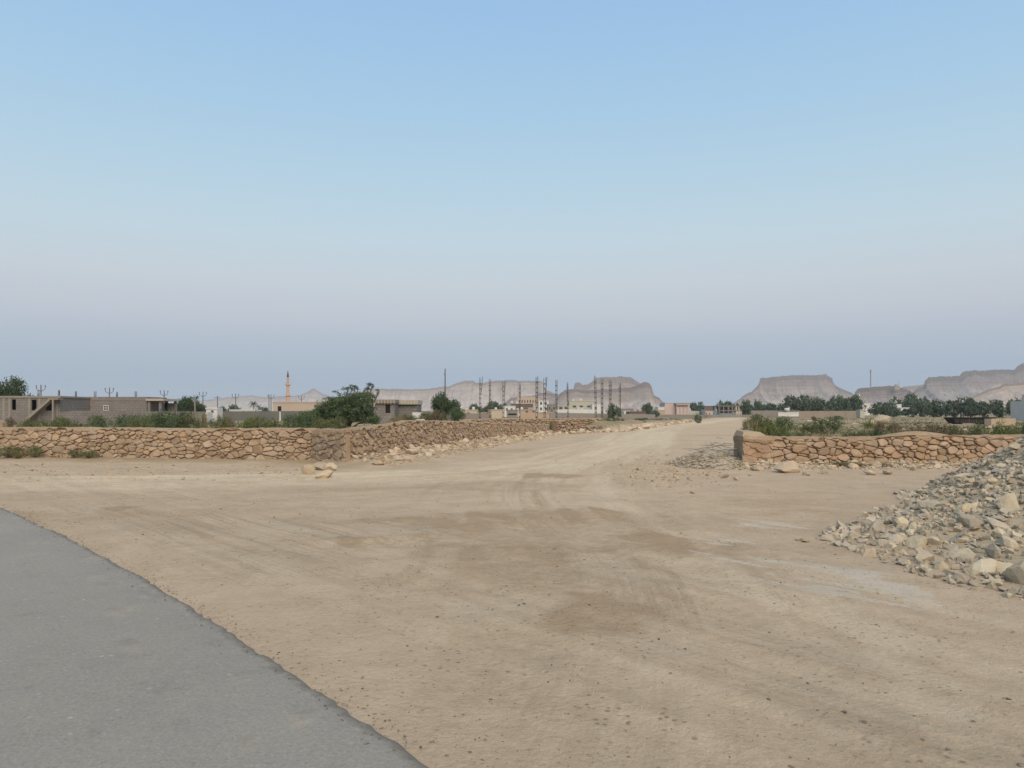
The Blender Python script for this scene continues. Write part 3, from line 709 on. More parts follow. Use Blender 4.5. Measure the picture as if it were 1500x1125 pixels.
stone_wall('wall_pier', 'greyish mud plastered pier where the two brown walls meet', (-6.83,26.36), (-5.36,24.80), interp([(0,1.16),(1,1.18),(2.07,1.19)]), .34, .17, 14, cap=.16, gap=.003, depth=.05, smat='stone_g', cmat='mudgrey', thick=.16, cat='pier')
rw, rww, rt, rn = stone_wall('stone_wall', 'low wall of big orange-brown field stones beside the gravel heap', np.array((8.15,24.25)), RW1, interp([(0,.96),(2,.94),(3.3,.95),(4.2,1.0),(5.2,1.0),(8,.99),(13,1.0)]), .28, .145, 8, 'rubble field walls', cap=.04, gap=.0055, depth=.075, smat='stone_r', cmat='mudgrey')
stone_wall('wall_pier', 'reddish mud plastered wall end beside the grey thorn heap', (7.24,24.14), (8.2,24.17), interp([(0,.97),(1,.96)]), .30, .16, 15, cap=.16, gap=.002, depth=.04, smat='stone_m', cmat='mud', thick=.06, cat='pier')
pier('mud return wall running back from the reddish wall end', [(7.30,24.24),(8.2,24.27),(8.3,25.7),(7.4,25.7)], .95, 'mud', 9, .08)
# capping slab on that pier
mb = MB(); vs = []
mb.add([(7.30,24.35,.95),(8.10,24.35,.95),(7.95,25.5,.97),(7.36,25.5,.97),(7.38,24.5,1.10),(7.92,24.5,1.09),(7.80,25.4,1.13),(7.42,25.4,1.14)], [(0,3,2,1),(4,5,6,7),(0,1,5,4),(1,2,6,5),(2,3,7,6),(3,0,4,7)])
tag(mb.build('capping_block', M['rubble']), 'pale block lying on top of the reddish wall end', 'block')
# broken continuation of the wall past the gap
stone_wall('stone_wall', 'collapsing dark brown rubble wall past the gap with a green tuft', (3.7,63.5), (8.4,72.), interp([(0,1.05),(2.2,1.1),(3.5,.85),(5,.7),(7,.55),(9.8,.6)]), .36, .2, 10, 'rubble field walls', cap=.06, depth=.2, gap=.03, keep=60)
stone_wall('stone_wall', 'far low brown field wall below the steel columns', (X(672,108),109.), (X(884,112),112.), interp([(0,.75),(6,.95),(14,.9),(22,1.0)]), .45, .25, 12, 'rubble field walls', cap=.08, depth=.2, gap=.03, keep=80)
stone_wall('stone_wall', 'low broken stone wall out in the scrub behind the orange-brown wall', P(1168,0,36)[:2], P(1236,0,35)[:2], interp([(0,.42),(.8,.62),(1.6,.5),(2.3,.66)]), .42, .26, 13, 'rubble field walls', cap=.02, depth=.2, gap=.02, smat='rubble', keep=60)

# ------------------------------------------------------------------ loose stones
rg = random.Random(77)
def bank(label, p0, p1, n, big, seed, mat, off=(.15, 1.3), hgt=.30, cat='rubble bank'):
    """stones spilled along the foot of a wall: a named child each, with the crumbs as one mass"""
    rg = random.Random(seed); p0 = np.array(p0, float); p1 = np.array(p1, float); L = np.linalg.norm(p1-p0); t = (p1-p0)/L; nn = np.array((t[1], -t[0]))
    root = thing('rubble_bank', label, cat, (*((p0+p1)/2), 0))
    pts = []; sz = []
    for i in range(n):
        s = rg.random()**1.15*L; d = off[0]+(off[1]-off[0])*rg.random()**1.4; q = p0+t*s+nn*d; r = rg.uniform(*big)*(1.0 if rg.random() < .8 else 1.5)
        z = height(*q)
        link('stone', rg.choice(BOULD[mat] if rg.random() < .5 else ROCKS[mat]), (q[0], q[1], z+r*.25), rnd_rot(rg), (r*rg.uniform(.8,1.3), r*rg.uniform(.8,1.2), r*rg.uniform(.6,.9)), root)
    for i in range(n*9):
        s = rg.random()*L; d = off[0]-.3+(off[1]-off[0]+.7)*rg.random()**1.3; q = p0+t*s+nn*d; r = rg.uniform(.025, .085)
        pts.append((q[0], q[1], height(*q)+r*.2)); sz.append(r)
    scatter_stuff('crumbled_stone', np.array(pts), sz, M[mat], seed, root)
    return root
bank('bank of fallen pale stones along the foot of the track-side wall', SW0, SW1, 230, (.07,.15), 21, 'rubble', (.10, 1.35))
bank('line of pale stones along the foot of the orange-brown wall', (7.0,24.0), (15.5,24.4), 110, (.05,.13), 22, 'rubble', (.15, 1.0))
bank('spilled stones on the collapsed wall past the gap', (3.2,62.5), (9.5,72.5), 60, (.12,.28), 23, 'rubble', (0, 1.9))
bank('stones scattered down the long spoil bank of the dirt track', (9,72.), (33,148.), 90, (.15,.4), 24, 'rubble', (0, 2.0))
for (px, py, r, sc3, k, lb) in ((452,688,.30,(1.0,.9,1.0),0,'upright pale boulder, outermost of the three by the wall corner'),(472,681,.30,(1.5,1,.75),1,'leaning grey-beige boulder between two others by the wall corner'),
                                (486,683,.27,(1.25,1,.8),2,'brightest rounded boulder at the foot of the mud plastered pier'),(476,692,.26,(1.4,1,.6),3,'low flat boulder in front of the wall corner boulders')):
    x, y = G(px, py+6); o = link('boulder', BIG['rubble'][k], (x, y, height(x, y)+r*sc3[2]*.33), (.2*k,.15,k*1.3), tuple(r*.68*q for q in sc3)); tag(o, lb, 'boulder', 'boulders at the wall corner')
x, y = G(1153, 693); tag(link('boulder', BIG['rubble'][1], (x, y, height(x, y)+.13), (0,0,.3), (.36,.24,.19)), 'brown rounded boulder lying before the orange-brown wall', 'boulder')
for i, (px, py, r) in enumerate(((1208,695,.15),(1274,697,.16),(1300,696,.17),(1180,697,.11),(1338,690,.13),(1110,690,.2),(1062,700,.13),(1078,703,.10))):
    x, y = G(px, py); tag(link('rock', ROCKS['rubble'][i], (x, y, height(x, y)+r*.35), rnd_rot(rg), (r*1.2,r,r*.8)), 'small pale rock on the dirt below the orange-brown wall', 'rock', 'rocks below the orange-brown wall')
for i, (px, py, r) in enumerate(((815,677,.10),(1180,797,.07),(1015,722,.06),(990,700,.10),(1170,795,.05),(1020,672,.16),(1005,700,.09),(935,690,.08))):
    x, y = G(px, py); tag(link('rock', ROCKS['rubble'][i], (x, y, height(x, y)+r*.3), rnd_rot(rg), (r*1.3,r,r*.7)), 'lone small rock lying out on the open dirt', 'rock', 'lone rocks on the dirt')
# lumps of spoil on the right side of the track
pts = []; sz = []
for i in range(700):
    px = rg.gauss(985, 45); py = rg.gauss(690, 12)
    if py < 660: continue
    x, y = G(px, py); r = rg.uniform(.012, .035)*rg.choice((1,1,1,2)); pts.append((x, y, height(x, y)+r*.2)); sz.append(r)
for i in range(420):
    px = rg.uniform(0, 440); py = rg.gauss(689, 7); 
    if py < 679: continue
    x, y = G(px, py); r = rg.uniform(.01, .035)*rg.choice((1,1,2)); pts.append((x, y, height(x, y)+r*.2)); sz.append(r)
o = scatter_stuff('clods', np.array(pts), sz, M['clod'], 31); o['label'] = 'trampled earth clods on the dirt track'
# dark pebbles pressed into the dirt beside the asphalt
pts = []; sz = []; rs = np.random.RandomState(5)
while len(pts) < 3600:
    u = rs.uniform(-9, 14); v = rs.uniform(.1, 9)*rs.uniform(.2, 1); q = A0+AD*u+AN*v
    if fbm(np.array(q[0]*1.1), np.array(q[1]*1.1), 91, 3) < .45+.12*rs.rand(): continue
    if q[1] < 2.2: continue
    r = rs.uniform(.003, .010)*(1 if rs.rand() < .88 else 2.0); pts.append((q[0], q[1], height(*q)+r*.1)); sz.append(r)
for i in range(1500):                                # crumbs along the broken asphalt edge
    u = rs.uniform(-4, 15); v = float(edge_wobble(np.array(u)))+rs.normal()*.10; q = A0+AD*u+AN*v; r = rs.uniform(.003, .011)
    pts.append((q[0], q[1], (.03 if v < edge_wobble(np.array(u))-.08 else .014)+r*.2)); sz.append(r)
for i in range(900):
    x = rs.uniform(-12, 12); y = rs.uniform(6, 24); r = rs.uniform(.006, .02)
    if road_uv(x, y)[1] < .3: continue
    pts.append((x, y, height(x, y)+r*.1)); sz.append(r)
o = scatter_stuff('pebbles', np.array(pts), sz, M['pebble'], 32, n=7, flat=.55); o['label'] = 'dark pebbles pressed into the dirt'

# ------------------------------------------------------------------ heap of crushed rock
def gravel_heap():
    cx, cy = 12.8, 12.4
    root = thing('gravel_heap', 'tall spilled heap of grey crushed rock with yellowish boulders at its foot', 'gravel heap', (cx, cy, 0))
    def hh(x, y):
        dx, dy = x-cx, y-cy
        # outline: a long tongue of spill towards the track, steep towards the wall
        a = np.degrees(np.arctan2(dy, dx)) % 360; ar = np.radians(a)
        rad = np.interp(a, [0,60,100,120,145,167,183,191,205,213,235,270,330,360], [5,5,5.8,6.6,6.3,6.5,8.0,9.3,10.6,10.9,10,7.4,5,5])*(.82+.14*fbm(np.cos(ar)*5+9, np.sin(ar)*5+9, 44, 4))
        q = np.hypot(dx, dy*1.0)/rad
        z = 3.65*np.clip(1-q, 0, 1)**np.interp(a, [0,165,188,215,250,360], [1.2,1.2,2.1,2.1,1.4,1.2])+.10*sstep(0, .12, 1-q)
        lump = (fbm(x*.9, y*.9, 45, 4)-.5)*.6+(fbm(x*3, y*3, 46, 4)-.5)*.26
        return np.where(q < 1, z+lump*np.clip((1-q)*5, 0, 1)*np.clip(.35+z*.4, 0, 1), -.05), q
    n = 190; g = np.linspace(-10.2, 10.2, n); XX, YY = np.meshgrid(cx+g, cy+g); zz, qq = hh(XX.ravel(), YY.ravel())
    v = np.stack([XX.ravel(), YY.ravel(), zz], 1); id_ = np.arange(n*n).reshape(n, n)
    q = np.stack([id_[:-1,:-1].ravel(), id_[:-1,1:].ravel(), id_[1:,1:].ravel(), id_[1:,:-1].ravel()], 1); keep = (qq[q] < 1.03).any(1); q = q[keep]
    used = np.unique(q); rm = np.zeros(n*n, int); rm[used] = np.arange(len(used)); vv = v[used]-np.array((cx, cy, 0))
    o = bpy.data.objects.new('gravel_mound', np_mesh('gravel_mound', vv, rm[q], M['gravel'])); COL.objects.link(o); o.parent = root
    rg = random.Random(3); rs = np.random.RandomState(3)
    def spot(lo, hi):
        while True:
            a = rg.uniform(1.9, 4.5); r = rg.uniform(.2, 10); x, y = cx+r*math.cos(a), cy+r*math.sin(a); z, q = hh(np.array(x), np.array(y))
            if lo < q < hi: return x, y, max(float(z), height(x, y)), float(q)
    # the boulders that stand out
    named = [(1405,815,.19,'y'),(1380,838,.13,'y'),(1440,842,.20,'y'),(1468,838,.17,'y'),(1412,752,.17,'y'),(1372,725,.12,'y'),(1484,745,.24,'y'),(1423,770,.18,'g'),(1345,800,.13,'y'),(1325,832,.12,'y'),(1340,818,.14,'b'),(1495,850,.20,'y'),(1235,775,.19,'g'),(1262,772,.15,'g'),(1250,790,.14,'g'),(1283,778,.16,'g'),(1322,770,.13,'y'),(1355,762,.14,'g'),(1375,745,.16,'g'),(1290,800,.12,'g'),(1310,795,.13,'g'),(1455,815,.16,'g'),(1475,800,.15,'g'),(1385,705,.16,'g')]
    for i, (px, py, r, k) in enumerate(named):
        r *= .84; x, y = G(px, py)
        for it in range(14):                       # slide towards the heap surface along the line of sight
            z, q = hh(np.array(x), np.array(y)); z = max(float(z), 0); Yv = y
            yn = F*(CH-z)/(py-HY); y = .5*y+.5*yn; x = (px-750)*y/F
        mt = {'y':'yellow_rock','g':'grey_rock','b':'rubble'}[k]
        link('stone', (BOULD if i % 3 else ROCKS)[mt][i % 6], (x, y, max(z, 0)+r*.15), (rg.uniform(-1,1), rg.uniform(-1,1), rg.uniform(0,6)), (r*rg.uniform(.95,1.25), r*rg.uniform(.85,1.1), r*rg.uniform(.75,.95)), root)
    for i in range(270):
        x, y, z, q = spot(.02, 1.04); r = rg.uniform(.06, .13)*(1.0+.7*sstep(.3, .9, q)*rg.random()**2)
        link('stone', rg.choice(ROCKS['grey_rock'] if rg.random() < .85 else ROCKS['yellow_rock']), (x, y, z+r*.2), rnd_rot(rg), (r*rg.uniform(.9,1.5), r*rg.uniform(.8,1.2), r*rg.uniform(.6,.95)), root)
    pts = []; sz = []
    for i in range(17000):
        x, y, z, q = spot(0, 1.06); r = (.022+.085*rg.random()**2.2)*(.7+.3*rg.random()); pts.append((x, y, z+r*.3)); sz.append(r)
    scatter_stuff('small_gravel', np.array(pts), sz, M['grey_rock'], 33, root, n=9, flat=.9)
gravel_heap()

# ------------------------------------------------------------------ vegetation
def leaves_mesh(name, cen, per, spread, leaf, seed, mat, up=.0, asp=2.2, droop=0.0):
    """leaf-sized faces around clump centres; cen (k,3); each clump has its own tone"""
    rs = np.random.RandomState(seed); k = len(cen); n = k*per
    c = np.repeat(cen, per, 0); tone = np.repeat(rs.rand(k), per)
    p = c+rs.normal(size=(n,3))*spread*np.array((1,1,.8))
    d = rs.normal(size=(n,3)); d[:,2] = d[:,2]*.7+up
    out = (p-c); d += out/(np.linalg.norm(out, axis=1, keepdims=True)+1e-6)*.6
    d[:,2] -= droop
    d /= np.linalg.norm(d, axis=1, keepdims=True); e = np.cross(d, rs.normal(size=(n,3))); e /= np.linalg.norm(e, axis=1, keepdims=True)
    L = leaf*rs.uniform(.6, 1.4, (n,1)); w = L/asp
    v = np.stack([p-d*L*.5, p+e*w*.5, p+d*L*.5, p-e*w*.5], 1).reshape(-1,3)
    q = np.arange(n*4).reshape(-1,4); me = np_mesh(name, v, q, mat, False)
    a = me.attributes.new('rnd', 'FLOAT', 'POINT'); a.data.foreach_set('value', np.repeat(np.clip(tone+rs.normal(size=n)*.12, 0, .999), 4).astype(np.float32))
    return me
def blob_centres(rs, k, lob=5, flat=.75):
    """clump centres on an uneven crown of a few lobes, unit size, base at z=0"""
    lc = rs.normal(size=(lob,3))*np.array((.42,.42,.22)); lr = rs.uniform(.38, .62, lob); out = []
    for i in range(k):
        j = rs.randint(lob); d = rs.normal(size=3); d /= np.linalg.norm(d); d[2] = d[2]*.9+.1
        out.append(lc[j]+d*lr[j]*rs.uniform(.55, 1.0)**.6)
    c = np.array(out); c -= (c.max(0)+c.min(0))/2; c /= np.abs(c).max(0)*1.06; c[:,2] = (c[:,2]+1)*.5
    return c
def branch_mesh(name, rs, n, mat, r0=.05, top=.8, spread=.55):
    mb = MB(); mb.tube([(0,0,-.1),(.02,0,.18),(0,.02,.38)], [r0,r0*.85,r0*.7], 7)
    for i in range(n):
        a = rs.uniform(0, 6.28); r = rs.uniform(.3, 1)*spread; h = rs.uniform(.5, top)
        mb.tube([(0,0,rs.uniform(.12,.34)), (math.cos(a)*r*.5, math.sin(a)*r*.5, h*.7), (math.cos(a)*r, math.sin(a)*r, h)], [r0*.5,r0*.3,r0*.1], 5)
    return mesh_from(name, mb.v, mb.f, mat, True, mb.r)
FAR = []
for i in range(7):
    rs = np.random.RandomState(500+i); FAR.append((leaves_mesh('crown', blob_centres(rs, 110, 6+i % 3)*np.array((1,1,.9))+np.array((0,0,.10)), 26, .085, .12, 600+i, M['leaf_far'], asp=1.5), branch_mesh('trunk', rs, 7, M['bark'])))
NEAR = []
for i in range(3):
    rs = np.random.RandomState(520+i); NEAR.append((leaves_mesh('crown', blob_centres(rs, 260, 8)*np.array((1,1,.86))+np.array((0,0,.14)), 34, .07, .068, 620+i, M['leaf_dark'], asp=1.7), branch_mesh('trunk', rs, 9, M['bark'])))
def tree(px, hw, top, Y, label, group=None, kind=FAR, k=0, name='tree', base=None, rot=None):
    x = X(px, Y); w = hw*Y/F; h = Z(top, Y)-(0 if base is None else base)
    r = thing(name, label, 'tree', (x, Y, 0 if base is None else base), group); c, t = kind[k % len(kind)]; a = rot if rot is not None else k*1.7
    for nm, me in (('crown', c), ('trunk', t)):
        o = bpy.data.objects.new(nm, me); COL.objects.link(o); o.parent = r; o.scale = (w*1.12, w*1.12, h); o.rotation_euler = (0,0,a)
    return r
tree(18, 28, 555, 165, 'dark leafy tree rising behind the unfinished block house with the stair', kind=NEAR, k=0)
tree(-14, 22, 566, 160, 'smaller dark tree beside the one behind the block house', kind=NEAR, k=1)
tree(270, 17, 581.5, 185, 'rounded dark tree past the open carport posts', kind=NEAR, k=1)
tree(293, 12, 588, 190, 'lower spreading tree behind the small white outbuilding', kind=NEAR, k=2)
tree(249, 9, 593, 215, 'small tree glimpsed beside the carport roof', k=3)
tree(653, 20, 577, 138, 'compact round tree below the tall bare pole', kind=NEAR, k=2)
grp = 'trees round the village houses'
for i, (px, hw, top, Y, lb) in enumerate(((343,9,594,330,'small tree behind the dark sheet fence'),(324,8,596,300,'low tree next to the small white outbuilding'),(385,8,597,340,'squat tree beside the palm near the beige hall'),
        (668,7,590,360,'thin tree behind the cream roofed house'),(706,14,594,330,'wide low tree between the first steel columns'),(728,12,589,380,'tall blue-green tree behind the tan walls'),(695,7,592,350,'slim tree beside the cream house with roof tanks'),
        (899,9,593,190,'dark round tree standing by the last steel columns'),(948,8,591,300,'dark tree left of the pink house'),(957,8,602,280,'low bush-like tree at the pink house wall'),
        (1021,9,590,380,'spreading tree behind the pale green wall'),(1060,9,588,420,'tree crown behind the concrete skeleton building'),(1071,10,589,430,'second tree crown behind the concrete skeleton building'),(1095,10,587,300,'dense dark tree beside the concrete skeleton building'))):
    tree(px, hw, top, Y, lb, grp, k=i)
grp2 = 'belt of trees before the mountains'
BELT = [(1112,10,588,340,'dark tree next to the dense one by the concrete skeleton'),(1128,13,591,360,'low broad tree behind the far white cottage wall'),(1146,10,592,350,'small tree behind the white water tank'),(1172,16,580.5,320,'big rounded tree over the start of the beige block wall'),
        (1187,10,588,330,'smaller tree beside the big rounded one at the beige block wall'),(1206,14,585,320,'full tree over the middle of the beige block wall'),(1222,10,581,380,'slim taller tree behind the beige block wall'),(1236,12,583,370,'tree between the slim tall one and the little white minaret'),(1250,14,580,340,'dense tree just before the little white minaret'),
        (1290,15,590,330,'wide low tree right of the white mosque hall'),(1303,9,592,320,'small tree before the first white cottage'),(1322,15,583,480,'far broad tree below the domed building'),(1341,13,578.5,490,'tallest far tree on the slope below the mast hill'),(1349,13,588,350,'dark tree in front of the tallest far one'),(1374,15,587.5,300,'leafy bright tree beside the pale tower-like house'),
        (1362,10,594,330,'low tree at the foot of the leafy bright one'),(1408,19,583.5,300,'largest spreading tree behind the dark steel skip'),(1396,10,592,310,'lower tree leaning on the largest spreading one'),(1428,9,592,300,'small gap-filling tree past the largest spreading one'),(1443,15,589,280,'blue-green tree above the far end of the skip'),
        (1467,17,587,280,'broad tree beside the white corner house'),(1488,12,586,300,'tree half hidden behind the white corner house'),(1330,11,598,310,'low dark tree before the long pale cottage'),(1310,9,600,300,'low tree before the two white cottages'),(1384,8,596,420,'pale far tree next to the tower-like house'),(1100,7,597,420,'tiny far tree by the concrete skeleton'),(1520,20,588,300,'big tree past the white corner house')]
for i, (px, hw, top, Y, lb) in enumerate(BELT):
    tree(px, hw, top, Y, lb, grp2, k=i)

def palm_meshes():
    mb = MB(); mb.tube([(0,0,-.1),(.02,0,.4),(.01,.01,.72)], [.04,.03,.028], 7); t = mesh_from('trunk', mb.v, mb.f, M['bark'], True, mb.r)
    mb = MB(); rg = random.Random(9)
    for i in range(22):
        a = i*2.4; el = rg.uniform(-.2, 1.1); p = []; 
        for k in range(6):
            s = k/5*.46; z = .72+s*math.sin(el)-1.5*s*s*(1.1-el*.3); p.append((math.cos(a)*s*math.cos(el*.6), math.sin(a)*s*math.cos(el*.6), z))
        for k in range(5):
            w = .045*(1-k/6); dx, dy = -math.sin(a)*w, math.cos(a)*w; p0, p1 = p[k], p[k+1]
            for sgn in (1, -1):
                mb.add([p0, (p0[0]+dx*sgn, p0[1]+dy*sgn, p0[2]-w*.8), (p1[0]+dx*sgn*.8, p1[1]+dy*sgn*.8, p1[2]-w*.8), p1], [(0,1,2,3)], rg.random())
    return mesh_from('crown', mb.v, mb.f, M['leaf_far'], False, mb.r), t
PALM = [palm_meshes()]
for i, (px, hw, top, Y, lb) in enumerate(((371,9,584,290,'tall date palm above the dark sheet fence'),(379,6,590,300,'shorter date palm beside the tall one'),(345,6,589,300,'date palm left of the tall one behind the fence'),(719,5,588,360,'little palm behind the steel columns'),
        (690,4,590,380,'far thin palm above the cream house'),(1034.6,2.6,603,285,'tiny dark palm against the small pink kiosk'),(1039.6,2.6,603.4,285,'other tiny dark palm against the small pink kiosk'))):
    tree(px, hw*1.6, top, Y, lb, 'date palms', PALM, 0, 'palm_tree', rot=i*1.3)

# the big feathery thorn tree behind the left wall
def thorn_tree():
    Y = 84.0; root = thing('thorn_tree', 'big sprawling feathery thorn tree with arching twigs behind the corner pier', 'tree', (X(512, Y), Y, 0))
    rs = np.random.RandomState(8); prof = [(443,613),(452,608),(460,602),(468,597),(476,591.5),(486,586),(497,581.5),(508,578.5),(520,577),(530,576.5),(538,575.5),(545,576.5),(549,583),(551,592),(550,603),(546,612)]
    cen = []; 
    while len(cen) < 1500:
        px = 441+111*rs.rand()**.95; tp = np.interp(px, [q[0] for q in prof], [q[1] for q in prof]); bt = 618 if px > 495 else 622
        u = rs.rand(); py = tp+(bt-tp)*u**1.05; dy = rs.normal()*1.7*(1-abs(px-505)/70*.6)
        p = P(px, py, Y); cen.append((p[0]-X(512, Y), dy, p[2]))
    cen = np.array(cen)
    o = bpy.data.objects.new('crown', leaves_mesh('crown', cen, 26, .15, .21, 81, M['leaf_mesq'], up=.25, asp=3.4)); COL.objects.link(o); o.parent = root
    mb = MB(); lf = []
    rg = random.Random(4)
    for (x0, y0, x1, y1, x2, y2, x3, y3) in ((518,585,521,571,520,566,514,564),(524,584,526,570,523,566,519,566),(535,584,539,570,543,563,539,562.5),(540,584,546,570,548,565,545,561.5),(508,584,512,572,510,569,503,569.5),(500,588,498,578,494,574,488,573.5),
                                             (546,590,551,578,552,572,549,570),(488,592,484,584,478,582,470,585),(530,582,533,571,537,568,540,570),(512,582,517,571,515,568,509,568)):
        pts = [P(a, b, Y) for a, b in ((x0,y0),(x1,y1),(x2,y2),(x3,y3))]; dy = rg.uniform(-1,1); cur = catmull([(p[0]-X(512,Y), p[2]) for p in pts], 6)
        mb.tube([(c[0], dy, c[1]) for c in cur], list(np.linspace(.06,.02,len(cur))), 5)
        for c in cur[5:]: lf.append((c[0], dy, c[1]-.04))
    for i in range(14):
        a = rg.uniform(0, 6.28); c = cen[rg.randrange(len(cen))]
        mb.tube([(0,0,-.1), (c[0]*.3, c[1]*.3, c[2]*.55), tuple(c)], [.13,.08,.03], 6)
    mb.build('branch', M['bark'], root, True, False)
    o = bpy.data.objects.new('twig_foliage', leaves_mesh('twig_foliage', np.array(lf), 9, .10, .17, 82, M['leaf_mesq'], asp=3)); COL.objects.link(o); o.parent = root
thorn_tree()

def shrub_mesh(seed, k, per, spread, leaf, mat, flat=1.0, up=.5, asp=4.0, twigs=18, tw='twig', lob=5):
    rs = np.random.RandomState(seed); c = blob_centres(rs, k, lob); c[:,2] *= flat
    me = leaves_mesh('foliage', c, per, spread, leaf, seed, M[mat], up=up, asp=asp); mb = MB()
    for i in range(twigs):
        q = c[rs.randint(len(c))]; mb.tube([(rs.normal()*.05, rs.normal()*.05, -.05), (q[0]*.5, q[1]*.5, q[2]*.62), (q[0]*1.05, q[1]*1.05, q[2]*1.05+.03)], [.022,.014,.004], 4, rs.rand())
    return me, mesh_from('stem', mb.v, mb.f, M[tw], True, mb.r)
SH = {'green': [shrub_mesh(700+i, 120, 22, .10, .13, 'leaf_green') for i in range(3)],
      'mid': [shrub_mesh(710+i, 120, 22, .10, .13, 'leaf_mid') for i in range(3)],
      'dark': [shrub_mesh(720+i, 120, 22, .10, .13, 'leaf_mesq') for i in range(3)],
      'brown': [shrub_mesh(730+i, 110, 18, .10, .12, 'leaf_brown', twigs=60) for i in range(3)],
      'dry': [shrub_mesh(740+i, 90, 18, .09, .16, 'leaf_yellow', up=1.2, asp=7, twigs=40) for i in range(3)],
      'weed': [shrub_mesh(750+i, 90, 20, .11, .10, 'leaf_mid', up=.6, asp=3, twigs=40) for i in range(3)]}
SN = [0]
def shrub(px, hw, top, Y, kind, label, group=None, dep=None, base=None):
    """px/top: where its middle and top stand in the view; hw: half width in the same units"""
    SN[0] += 1; x = X(px, Y); w = hw*Y/F; g = height(x, Y) if base is None else base; h = max(.12, Z(top, Y)-g)
    r = thing('shrub', label, 'shrub', (x, Y, g), group); c, t = SH[kind][SN[0] % 3]
    for nm, me in (('foliage', c), ('stem', t)):
        o = bpy.data.objects.new(nm, me); COL.objects.link(o); o.parent = r; o.scale = (w, dep or w*.7, h); o.rotation_euler = (0,0,(SN[0] % 4)*math.pi/2 if dep is None else (SN[0] % 2)*math.pi)
    return r
# weeds at the foot of the long wall
for px, hw, top, Y, k, lb in ((14,26,651,27.6,'weed','broad weed clump at the foot of the long wall'),(52,17,653,27.5,'weed','tall weed clump next to the broad one at the long wall'),(108,12,656,27.35,'weed','dark weed tuft against the middle of the long wall'),(130,16,659,27.3,'weed','low weed mat beside the dark tuft at the long wall'),
                              (328,11,661,27.0,'weed','small green tuft at the long wall near the pier'),(352,14,665,26.9,'dry','dry grass tuft at the long wall near the pier'),(26,14,660,27.3,'dry','dry straw tuft among the weeds at the long wall'),
                              (1230,26,680,23.7,'weed','flat green weed at the foot of the orange-brown wall'),(1292,18,679,23.6,'weed','low weed clump behind the rocks of the orange-brown wall'),(1262,14,683,23.6,'dry','dry grass strip below the orange-brown wall'),
                              (806,5.5,619,61.3,'green','bright green tuft growing in the wall gap')):
    shrub(px, hw, top, Y, k, lb)
g1 = 'scrub behind the long wall'
for px, hw, top, Y, k, lb in ((183,26,610,46,'dark','low spreading green shrub behind the long wall'),(232,34,603,49,'dark','largest feathery shrub behind the long wall'),(272,26,606,47,'mid','ragged shrub beside the largest one behind the long wall'),(303,12,606,45,'dry','pale straw-coloured shrub near the small white outbuilding'),
        (207,22,611,43,'mid','low shrub in front of the feathery ones behind the long wall'),(118,26,618,52,'mid','flat green scrub before the block boundary wall'),(62,20,616,50,'mid','dusty green scrub below the stair of the block house'),(14,14,612,62,'brown','brown scrub near the low ruined pillar'),
        (152,26,611,44,'dark','dark spreading scrub before the white framed window wall'),(96,24,615,46,'mid','olive scrub between stair and boundary wall'),(212,20,607,51,'dark','upright dark shrub left of the largest feathery one'),(254,22,605,46,'dark','dark shrub right of the largest feathery one'),(322,15,611,46,'mid','olive scrub before the small white outbuilding'),(386,24,612,45,'mid','olive scrub before the black board'),(38,20,615,45,'mid','flat olive scrub by the low ruined mud wall'),
        (335,16,613,52,'brown','brown dry shrub before the dark fence'),(366,24,612,50,'green','yellow-green scrub before the dark fence'),(402,24,612,52,'mid','dense low scrub before the beige hall'),(432,18,609,56,'dark','dark scrub between hall and thorn tree'),
        (455,24,603,66,'dark','bushy skirt of scrub beside the thorn tree'),(474,18,612,52,'mid','pale green scrub in front of the thorn tree'),(498,16,612,58,'mid','low scrub under the thorn tree'),(88,12,610,95,'mid','far tuft by the block boundary wall'),(145,14,609,100,'brown','brown tuft at the block boundary wall'),
        (582,14,609,110,'dry','dry grass before the grey hut'),(600,16,606.5,112,'mid','low green weeds beside the grey hut door'),(662,19,598,118,'dark','dense bush in front of the compact round tree'),(641,15,601,116,'brown','brownish bush left of the compact round tree'),(630,20,604,118,'mid','hedge-like bush next to the grey hut')):
    shrub(px, hw, top, Y, k, lb, g1)
g2 = 'scrub behind the orange-brown wall'
